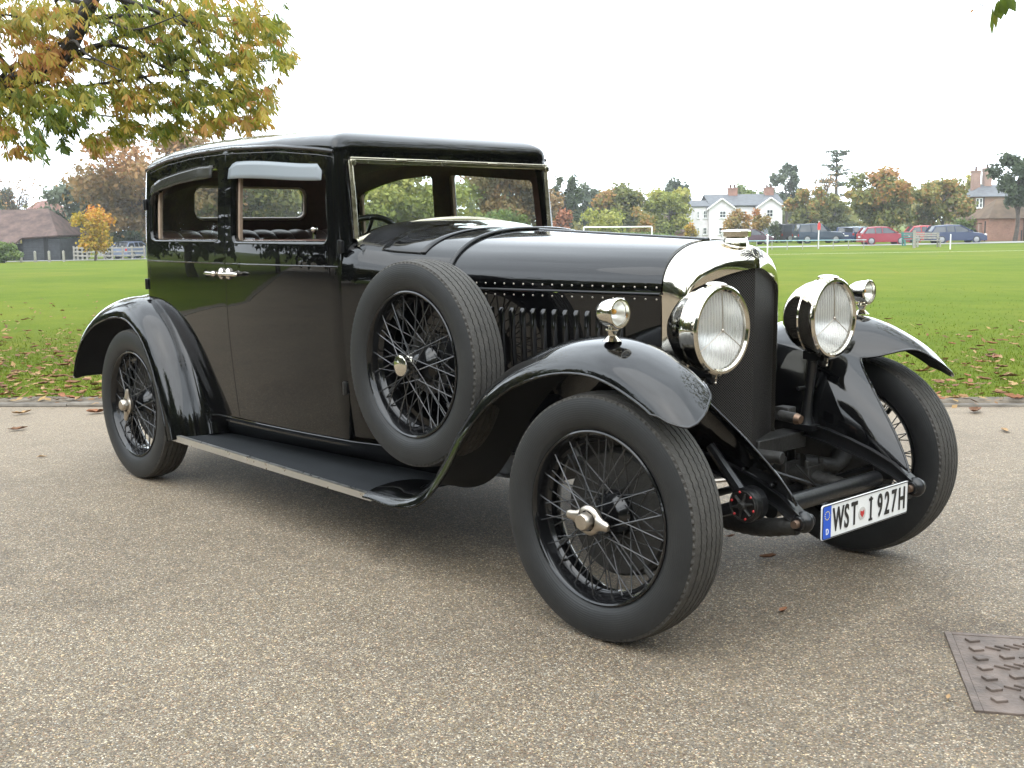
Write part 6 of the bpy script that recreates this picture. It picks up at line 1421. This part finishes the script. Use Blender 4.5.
m = MB(); m.add([(X(30), -0.4, Z(212)), (X(59), -0.4, Z(211)), (X(46), 3, Z(199.5)), (X(34), 3, Z(201.5)), (X(59), 6.4, Z(211)), (X(30), 6.4, Z(212))], [(0, 1, 2, 3), (1, 4, 2), (4, 5, 3, 2), (5, 0, 3)]); m.build('roof', pmat('red_clay_tile', (0.17, 0.085, 0.065), 0.9, var=0.3, vscale=1.5), h, smooth=None, solid=0.1)
chimney(h, X(55.5), 2.5, Z(210), Z(197.2), 0.5, 0.5, BRICK, 1)

# ================================================================== STREET FURNITURE
# rail fence on the left
f = site('rail_fence', 'grey timber post and rail fence beyond the small yellow tree', 100, 90, 'fence')
S_ = 90/1150.7; pts = [(69, 92, 250.5), (77, 91, 249), (84, 90.5, 250), (91, 90, 249.5), (100, 90, 249.3), (108, 90, 249), (116, 90, 249), (124, 90.5, 248.6), (131, 91, 248.4), (139, 92, 248.2)]
loc_ = [((px-100)*S_*(v/90), v-90) for px, v, _ in pts]
for x, y in loc_: m = MB(); m.box((x, y, 0.5), (0.13, 0.13, 1.1)); m.build('post', TIMBER, f, smooth=None)
m = MB()
for (xa, ya), (xb, yb) in zip(loc_[:-1], loc_[1:]):
    for z in (0.32, 0.62, 0.92): m.box(((xa+xb)/2, (ya+yb)/2-0.09, z), (math.hypot(xb-xa, yb-ya), 0.05, 0.11), math.atan2(yb-ya, xb-xa))
m.build('rails', TIMBER, f, smooth=None)
for i, (px, v) in enumerate(((8, 82), (25, 82), (39, 82), (53, 82), (67.5, 82.5))):
    b_ = site('bollard', 'short timber post on the grass edge in front of the barn', px, v, 'post'); b_['group'] = 'timber posts in front of the barn'; m = MB(); m.box((0, 0, 0.34), (0.14, 0.14, 0.8)); m.add([(-.07, -.07, .74), (.07, -.07, .74), (.07, .07, .74), (-.07, .07, .74), (0, 0, .8)], [(0, 1, 4), (1, 2, 4), (2, 3, 4), (3, 0, 4)]); m.build('shaft', TIMBER, b_, smooth=None)
# football goal
g = site('football_goal', 'white football goal frame on the far side of the green', 617, 66, 'goal'); S_ = 66/1150.7; w = 65*S_; hh = 1.64; m = MB()
for sx in (-1, 1): m.tube([(sx*w/2, 0.0 if sx < 0 else -1.2, -0.05), (sx*w/2, 0.0 if sx < 0 else -1.2, hh)], 0.042, 10)
m.tube([(-w/2, 0, hh), (w/2, -1.2, hh)], 0.042, 10); m.build('posts', WHITE, g)
# end of the second goal, seen beyond the radiator
g = site('goal_post', 'curved white goal post standing on the grass just right of the radiator', 767, 50, 'goal'); S_ = 50/1150.7; m = MB()
m.tube(spline([(0, 0, -0.05), (0, 0, 0.82), (0.03, 0.15, 0.98), (0.25, 1.2, 1.07), (0.6, 2.6, 1.08)], 18), 0.028, 8); m.build('tube', WHITE, g)
# white marker post and red and white sign pole
g = site('marker_post', 'slim white marker post on the grass in front of the navy estate car', 948.5, 70, 'post'); m = MB(); m.tube([(0, 0, -0.05), (0, 0, 0.88)], 0.035, 8); m.ball((0, 0, 0.88), 0.035, 8, 6); m.build('shaft', WHITE, g)
g = site('sign_pole', 'red and white banded pole beside the dark off-roader', 817.5, 80, 'pole'); m = MB(); m.tube([(0, 0, 0), (0, 0, 1.9)], 0.045, 8); m.build('shaft', pmat('pale_pole', (0.6, 0.58, 0.55), 0.5), g); m = MB(); m.box((0, -0.05, 1.45), (0.2, 0.03, 0.32)); m.add([(-0.12, -0.06, 1.62), (0.12, -0.06, 1.62), (0, -0.06, 1.86), (-0.12, -0.03, 1.62), (0.12, -0.03, 1.62), (0, -0.03, 1.86)], [(0, 1, 2), (5, 4, 3), (0, 3, 4, 1), (1, 4, 5, 2), (2, 5, 3, 0)]); m.build('sign_plate', RED, g)
# benches
def bench(label, px, v, w, mat, group):
    g = site('bench', label, px, v, 'bench'); g['group'] = group; m = MB()
    for y in (-0.2, 0.0, 0.2): m.box((0, y, 0.45), (w, 0.15, 0.05))
    m.build('seat', mat, g, smooth=None); m = MB()
    for z in (0.62, 0.78, 0.92): m.box((0, 0.30, z), (w, 0.04, 0.11))
    m.build('backrest', mat, g, smooth=None)
    for sx in (-1, 1):
        m = MB(); m.box((sx*(w/2-0.12), -0.22, 0.24), (0.09, 0.09, 0.44)); m.box((sx*(w/2-0.12), 0.27, 0.5), (0.09, 0.09, 0.98)); m.box((sx*(w/2-0.12), 0.02, 0.66), (0.09, 0.55, 0.05)); m.build('leg', mat, g, smooth=None)
bench('long weathered timber bench between the red hatchback and the navy estate car', 926, 78, 1.75, TIMBER, 'benches by the lane')
bench('teal-painted bench just right of the red hatchback', 907.5, 84, 1.0, GREENP, 'benches by the lane')
g = site('timber_post', 'tall grey timber post beside the bench and the red hatchback', 912.5, 76, 'post'); m = MB(); m.box((0, 0, 0.55), (0.14, 0.14, 1.2)); m.build('shaft', TIMBER, g, smooth=None)
# teal rail in front of the cars beyond the radiator
g = site('low_railing', 'thin pale blue-green rail running in front of the parked cars', 805, 78, 'railing'); S_ = 78/1150.7; m = MB(); m.tube([(-66*S_, 0, 0.60), (60*S_, 0, 0.60)], 0.028, 6); m.build('rail', pmat('pale_teal', (0.30, 0.48, 0.50), 0.5), g)
for k in range(9): m = MB(); m.tube([((-64+15.2*k)*S_, 0, -0.05), ((-64+15.2*k)*S_, 0, 0.6)], 0.03, 6); m.build('post', TIMBER, g)

# ================================================================== PARKED CARS
CARGLASS = pmat('car_glass', (0.03, 0.035, 0.04), 0.06, spec=0.7); TYREF = pmat('far_tyre', (0.02, 0.02, 0.02), 0.7); WHEELF = pmat('silver_wheel', (0.28, 0.28, 0.28), 0.35, metal=0.8); LAMPF = pmat('pale_lamp', (0.7, 0.7, 0.68), 0.15); TAILF = pmat('tail_lamp', (0.4, 0.02, 0.02), 0.2)
KINDS_ = {
 # length, width, nose-to-tail belt profile [(x,z)], roof profile [(x,z)] (x forward)
 'hatchback': (3.85, 1.66, [(-1.90, 0.55), (-1.86, 0.92), (0.60, 0.94), (0.80, 0.93), (1.55, 0.80), (1.88, 0.62)], [(-1.80, 0.93), (-1.45, 1.36), (-0.6, 1.43), (0.10, 1.41), (0.95, 0.93)]),
 'estate': (4.5, 1.74, [(-2.2, 0.55), (-2.18, 0.93), (0.70, 0.94), (0.95, 0.92), (1.85, 0.80), (2.22, 0.60)], [(-2.15, 0.93), (-1.85, 1.38), (-0.7, 1.46), (0.10, 1.44), (1.10, 0.92)]),
 'off_roader': (4.5, 1.8, [(-2.2, 0.6), (-2.2, 1.10), (0.65, 1.12), (0.8, 1.10), (1.95, 1.02), (2.2, 0.75)], [(-2.18, 1.10), (-2.0, 1.74), (-0.6, 1.80), (0.10, 1.77), (0.85, 1.10)]),
 'van': (4.6, 1.85, [(-2.3, 0.5), (-2.3, 1.1), (1.2, 1.12), (1.4, 1.08), (2.1, 0.90), (2.3, 0.6)], [(-2.28, 1.1), (-2.22, 1.85), (0, 1.92), (0.7, 1.86), (1.55, 1.08)]),
}
def parked(kind, label, px, v, rz, colour, z=0.0, k=1.0):
    L, W, belt, roof = KINDS_[kind]; r = site('parked_car', label, px, v, 'car', rz); r.location.z += z; r['group'] = 'cars parked along the far lane'
    paint = pmat('car_paint', colour, 0.35, coat=0.25, spec=0.3); hw = W/2; wb = L*0.305; wr = 0.30 if kind in ('hatchback', 'estate') else 0.36
    def loft(prof, z0, hw0, hw1):
        m = MB(); P = prof; rows = []
        for x, z in P: rows.append([(x, -hw0, z0), (x, -hw0*1.0, (z0+z)/2), (x, -hw1, z-0.04), (x, -hw1+0.12, z), (x, 0, z+0.02), (x, hw1-0.12, z), (x, hw1, z-0.04), (x, hw0, (z0+z)/2), (x, hw0, z0)])
        m.grid(rows); m.add(rows[0], [tuple(range(9))]); m.add(rows[-1], [tuple(range(8, -1, -1))]); return m
    m = loft(belt, 0.22, hw, hw*0.96)
    for sx in (-wb, wb):
        for sy in (-1, 1): m.lathe([(0, wr+0.05), (0.012, wr+0.045), (0.014, wr-0.02)], (sx, sy*hw, wr), (0, sy, 0), 20)
    m.build('body', paint, r, smooth=35)
    m = MB(); rows = []
    for x, z in roof: rows.append([(x, -hw*0.95, 0.9 if kind in ('hatchback', 'estate') else 1.06), (x, -hw*0.82, z-0.06), (x, -hw*0.74, z-0.02), (x, 0, z), (x, hw*0.74, z-0.02), (x, hw*0.82, z-0.06), (x, hw*0.95, 0.9 if kind in ('hatchback', 'estate') else 1.06)])
    m.grid(rows); m.build('glazing', CARGLASS, r, smooth=35)
    m = MB(); rr = roof[1:-1]; rows = [[(x, y*hw, z+0.012+dz) for y, dz in ((-0.84, -0.10), (-0.80, -0.03), (-0.7, 0), (0, 0.015), (0.7, 0), (0.80, -0.03), (0.84, -0.10))] for x, z in rr]; m.grid(rows)
    zb = 0.92 if kind in ('hatchback', 'estate') else 1.08
    for sy in (-1, 1):
        for (xa, za), (xb, zb_) in ((roof[0], roof[1]), (roof[-1], roof[-2])): m.tube([(xa, sy*hw*0.93, zb), (xb, sy*hw*0.81, zb_-0.02)], 0.055, 6)
        for xm in (0.05-0.35, -L*0.22): m.tube([(xm, sy*hw*0.955, zb), (xm-0.05, sy*hw*0.83, float(np.interp(xm, [p[0] for p in roof], [p[1] for p in roof]))-0.05)], 0.04, 6)
    m.build('roof_panel', paint, r, smooth=35)
    for sx in (-wb, wb):
        for sy in (-1, 1):
            m = MB(); m.lathe([(-0.16, 0), (-0.16, wr*0.9), (-0.13, wr), (0.0, wr), (0.02, wr*0.92), (0.02, wr*0.68)], (sx, sy*hw*0.985, wr), (0, sy, 0), 24); wo_ = m.build('wheel', TYREF, r); m = MB(); m.lathe([(0.018, wr*0.68), (0.026, wr*0.55), (0.02, wr*0.2), (0.03, 0)], (sx, sy*hw*0.985, wr), (0, sy, 0), 16); m.build('wheel_trim', WHEELF, wo_)
    for sy in (-1, 1):
        m = MB(); m.ball((belt[-1][0]-0.06, sy*hw*0.72, belt[-1][1]+0.06), (0.10, 0.20, 0.09), 12, 8); m.build('headlight', LAMPF, r)
        m = MB(); m.box((belt[0][0]+0.02, sy*hw*0.85, 0.75), (0.06, 0.2, 0.2)); m.build('tail_light', TAILF, r, bevel=0.02)
        m = MB(); m.ball((0.72, sy*(hw+0.08), 1.0 if kind in ('hatchback', 'estate') else 1.2), (0.07, 0.1, 0.07), 10, 6); m.build('mirror', paint, r)
    m = MB(); m.box((belt[-1][0]+0.01, 0, 0.42), (0.02, 0.52, 0.11)); m.box((belt[0][0]-0.01, 0, 0.62), (0.02, 0.52, 0.11)); m.build('number_plate', LAMPF, r)
    r.scale = (k, k, k); return r
parked('hatchback', 'red hatchback parked by the lane', 881.5, 92.5, 0.0, (0.20, 0.012, 0.022))
parked('estate', 'navy blue estate car parked beside the brick outbuilding', 953, 93, 0.0, (0.018, 0.03, 0.07))
parked('off_roader', 'dark blue off-roader behind the red and white pole', 817, 108, 0.12, (0.015, 0.03, 0.05))
parked('van', 'black van just left of the dark blue off-roader', 797, 116, 0.25, (0.012, 0.012, 0.014), 0.1, 0.92)
parked('hatchback', 'pale green hatchback just right of the radiator cap', 771, 122, 0.75, (0.17, 0.23, 0.22))
parked('hatchback', 'small dark blue car just right of the dark blue off-roader', 843, 112, 1.35, (0.02, 0.04, 0.10))
parked('hatchback', 'blue car half hidden behind the red hatchback', 857, 114, 0.9, (0.03, 0.10, 0.16))
parked('hatchback', 'dark car half hidden behind the radiator cap', 751, 108, 0.2, (0.05, 0.02, 0.03))
parked('hatchback', 'silver-blue car by the hedge at the end of the rail fence', 138, 97, 1.2, (0.16, 0.19, 0.27), 0.0)
parked('hatchback', 'white car half hidden by the rail fence', 126, 100, 0.4, (0.62, 0.63, 0.62), 0.0)
parked('hatchback', 'red car by the lane left of the navy estate, behind the bench', 926, 100, 0.0, (0.35, 0.03, 0.03), 0.0)

# ================================================================== DRAIN COVER, FALLEN LEAVES
c0 = Vector((4.067, 0.062, 0)); e1 = (Vector((4.420, -0.453, 0))-c0).normalized(); e2 = Vector((-e1.y, e1.x, 0)); e2 = e2 if e2.dot(Vector((1, 1, 0))) > 0 else -e2
CAST = pmat('rusty_cast_iron', (0.105, 0.079, 0.064), 0.7, var=0.45, vscale=11, bump=0.4, bscale=70)
dr = empty('drain_cover', c0+e1*0.31+e2*0.31+Vector((0, 0, -0.003)), math.atan2(e2.y, e2.x)); tag(dr, 'rusty cast-iron drain cover with a raised tread, let into the drive', 'drain cover')
m = MB(); m.box((0, 0, 0.002), (0.575, 0.575, 0.012)); sg_ = 1 if e2.x*e1.y-e2.y*e1.x > 0 else -1
def lp(x, y, z): return (x-0.31, (y-0.31)*sg_, z)             # x right, y towards the viewer, from the far left corner
TH = math.radians(24)*-sg_
for k in range(7): m.box(lp(0.075, 0.07+0.078*k, 0.011), (0.036, 0.030, 0.009), TH)
for k in range(-2, 11):
    y0 = 0.085+0.078*k; L_ = 0.0
    for j in range(15):                                       # ribbed bands and rows of studs, both running aslant
        x = 0.125+0.029*j; y = y0-math.tan(math.radians(24))*(x-0.12)+0.05
        if 0.05 < y < 0.56 and x < 0.56:
            if k % 2 == 0 and j % 7 < 5: m.box(lp(x, y, 0.0105), (0.046, 0.0075, 0.008), TH+math.radians(52)*sg_)
            elif k % 2 and j % 4 == 1: m.box(lp(x, y, 0.011), (0.036, 0.028, 0.009), TH)
            elif k % 2 and j % 4 == 3: m.box(lp(x, y+0.012, 0.0095), (0.05, 0.009, 0.006), TH)
m.build('lid', CAST, dr, smooth=None, bevel=0.002)
m = MB()
for a in range(4): m.box((0.299*math.cos(a*math.pi/2), 0.299*math.sin(a*math.pi/2), 0.003), (0.022, 0.62 if a % 2 == 0 else 0.575, 0.014), a*math.pi/2)
m.build('frame', CAST, dr, smooth=None, bevel=0.002)
DEAD = [pmat('dead_leaf_'+n, c, 0.8, var=0.35, vscale=30) for n, c in (('brown', (0.17, 0.080, 0.038)), ('tan', (0.31, 0.19, 0.085)), ('rust', (0.24, 0.10, 0.045)))]
def dead_mesh(i):
    rg_ = random.Random(i); L, W = 1.0, rg_.uniform(0.32, 0.5); curl = rg_.uniform(0.15, 0.4); m = MB(); rows = []
    for k in range(7):
        t_ = k/6; w_ = W*math.sin(math.pi*min(1, t_*0.9+0.06))**0.8/2*(1+0.12*math.sin(9*t_+i)); x = (t_-0.5)*L; z = curl*(abs(t_-0.5)*1.1)**2*L+0.03
        rows.append([(x, -w_, z+w_*rg_.uniform(0.3, 0.9)), (x, -w_*0.5, z+w_*0.15), (x, 0, z), (x, w_*0.5, z+w_*0.15), (x, w_, z+w_*rg_.uniform(0.3, 0.9))])
    m.grid(rows); o = m.build('fallen_leaf', DEAD[i % 3], smooth=60); me = o.data; bpy.data.objects.remove(o); return me
DM = [dead_mesh(i) for i in range(9)]
def put_leaf(p, s, rz, i, label, group, tilt=0.0):
    o = bpy.data.objects.new('fallen_leaf', DM[i % 9]); COL.objects.link(o); o.location = p; o.scale = (s, s, s); o.rotation_euler = (tilt, tilt*0.6, rz); tag(o, label, 'leaf', group); return o
def gpt(px, py, z=0.0):
    d = cF+cR*((px-512)/1150.7)+cU*((384-py)/1150.7); t_ = (z-CAM.z)/d.z; return CAM+d*t_
DRY = 'dry leaves on the drive'
for px, py, s, rz, i, lb in ((768, 558, 0.075, 0.3, 0, 'rust-brown dry leaf under the dumb iron in front of the car'), (783, 611, 0.05, 0.9, 2, 'small curled brown leaf on the tarmac below the number plate'), (42, 457, 0.06, 0.2, 4, 'tan leaf on the tarmac in front of the rear wheel'), (18, 430, 0.13, 0.8, 3, 'brown leaf on the tarmac at the left edge near the kerb'), (98, 413, 0.16, 0.7, 5, 'curled rust leaf at the kerb behind the rear wheel'), (22, 414, 0.15, 0.9, 1, 'long tan leaf at the kerb on the far left'), (975, 412, 0.16, 0.9, 6, 'tan leaf at the kerb right of the left front wheel'), (1005, 431, 0.11, 1.4, 7, 'brown leaf on the tarmac at the right edge near the kerb'), (948, 698, 0.035, 1.1, 1, 'tiny tan leaf beside the drain cover'), (730, 537, 0.05, 0.4, 8, 'pale leaf scrap on the tarmac beside the front tyre')):
    put_leaf(gpt(px, py, 0.004), s, HEAD_U+rz, i, lb, DRY)
rg_ = random.Random(12)
def litter(n, x0, x1, y0, y1, label, group, bias=1.0):
    for k in range(n):
        y = y0+(y1-y0)*rg_.random()**bias; p = gpt(rg_.uniform(x0, x1), y, 0.03); p.z = gz(*to_uv(p))+0.022
        put_leaf(p, rg_.uniform(0.055, 0.13), rg_.uniform(0, 6.28), rg_.randrange(9), label, group, rg_.uniform(-0.25, 0.25))
litter(150, -5, 106, 292, 401, 'brown fallen chestnut leaf on the grass behind the rear wing', 'fallen leaves on the grass, left', 0.6)
litter(105, 862, 1028, 316, 402, 'brown fallen chestnut leaf on the grass right of the front wing', 'fallen leaves on the grass, right', 0.7)
litter(12, 800, 880, 290, 330, 'tan leaf on the open grass behind the sidelight', 'scattered leaves on the open grass', 1.0)

def leaf_crumbs():
    rg2 = np.random.default_rng(31); V = []; F_ = []; n = 0
    for (x0, x1, y0, y1, m_) in ((-60, 115, 286, 402, 520), (850, 1080, 312, 403, 330), (-20, 1040, 403, 409, 60), (780, 900, 270, 330, 30)):
        for k in range(m_):
            p = gpt(rg2.uniform(x0, x1), y0+(y1-y0)*rg2.random()**0.6, 0.03); p.z = gz(*to_uv(p))+0.018+rg2.random()*0.02; s = rg2.uniform(0.02, 0.05); a = rg2.uniform(0, 6.28); d = Vector((math.cos(a), math.sin(a), rg2.normal(0, .25)))*s; w = Vector((-math.sin(a), math.cos(a), rg2.normal(0, .3)))*s*0.45
            V += [tuple(p-d), tuple(p+w), tuple(p+d), tuple(p-w)]; F_.append((n, n+1, n+2, n+3)); n += 4
    me = bpy.data.meshes.new('leaf_litter'); me.from_pydata(V, [], F_); me.update(); at = me.attributes.new('hue', 'FLOAT', 'FACE'); at.data.foreach_set('value', rg2.random(len(F_)).astype(np.float32))
    me.materials.append(leafmat('leaf_litter', [(0, (0.12, 0.06, 0.03)), (0.5, (0.26, 0.14, 0.06)), (1, (0.42, 0.29, 0.13))], 0.1, 0.8)); o = bpy.data.objects.new('leaf_litter', me); COL.objects.link(o); tag(o, 'small broken leaf litter strewn over the grass edges', None, None, 'stuff')
leaf_crumbs()
# light autumn haze in the air over the green
hz = MB(); hz.box((-60, 60, 20.5), (760, 760, 47)); o = hz.build('haze', DARK, smooth=None); hm = bpy.data.materials.new('haze_air'); hm.use_nodes = True; t = hm.node_tree; t.nodes.clear(); ou = t.nodes.new('ShaderNodeOutputMaterial'); pv = t.nodes.new('ShaderNodeVolumePrincipled'); pv.inputs['Color'].default_value = (0.96, 0.98, 1.0, 1); pv.inputs['Density'].default_value = 0.0005; t.links.new(pv.outputs['Volume'], ou.inputs['Volume']); o.data.materials.clear(); o.data.materials.append(hm); tag(o, 'pale autumn haze over the green', None, None, 'stuff')
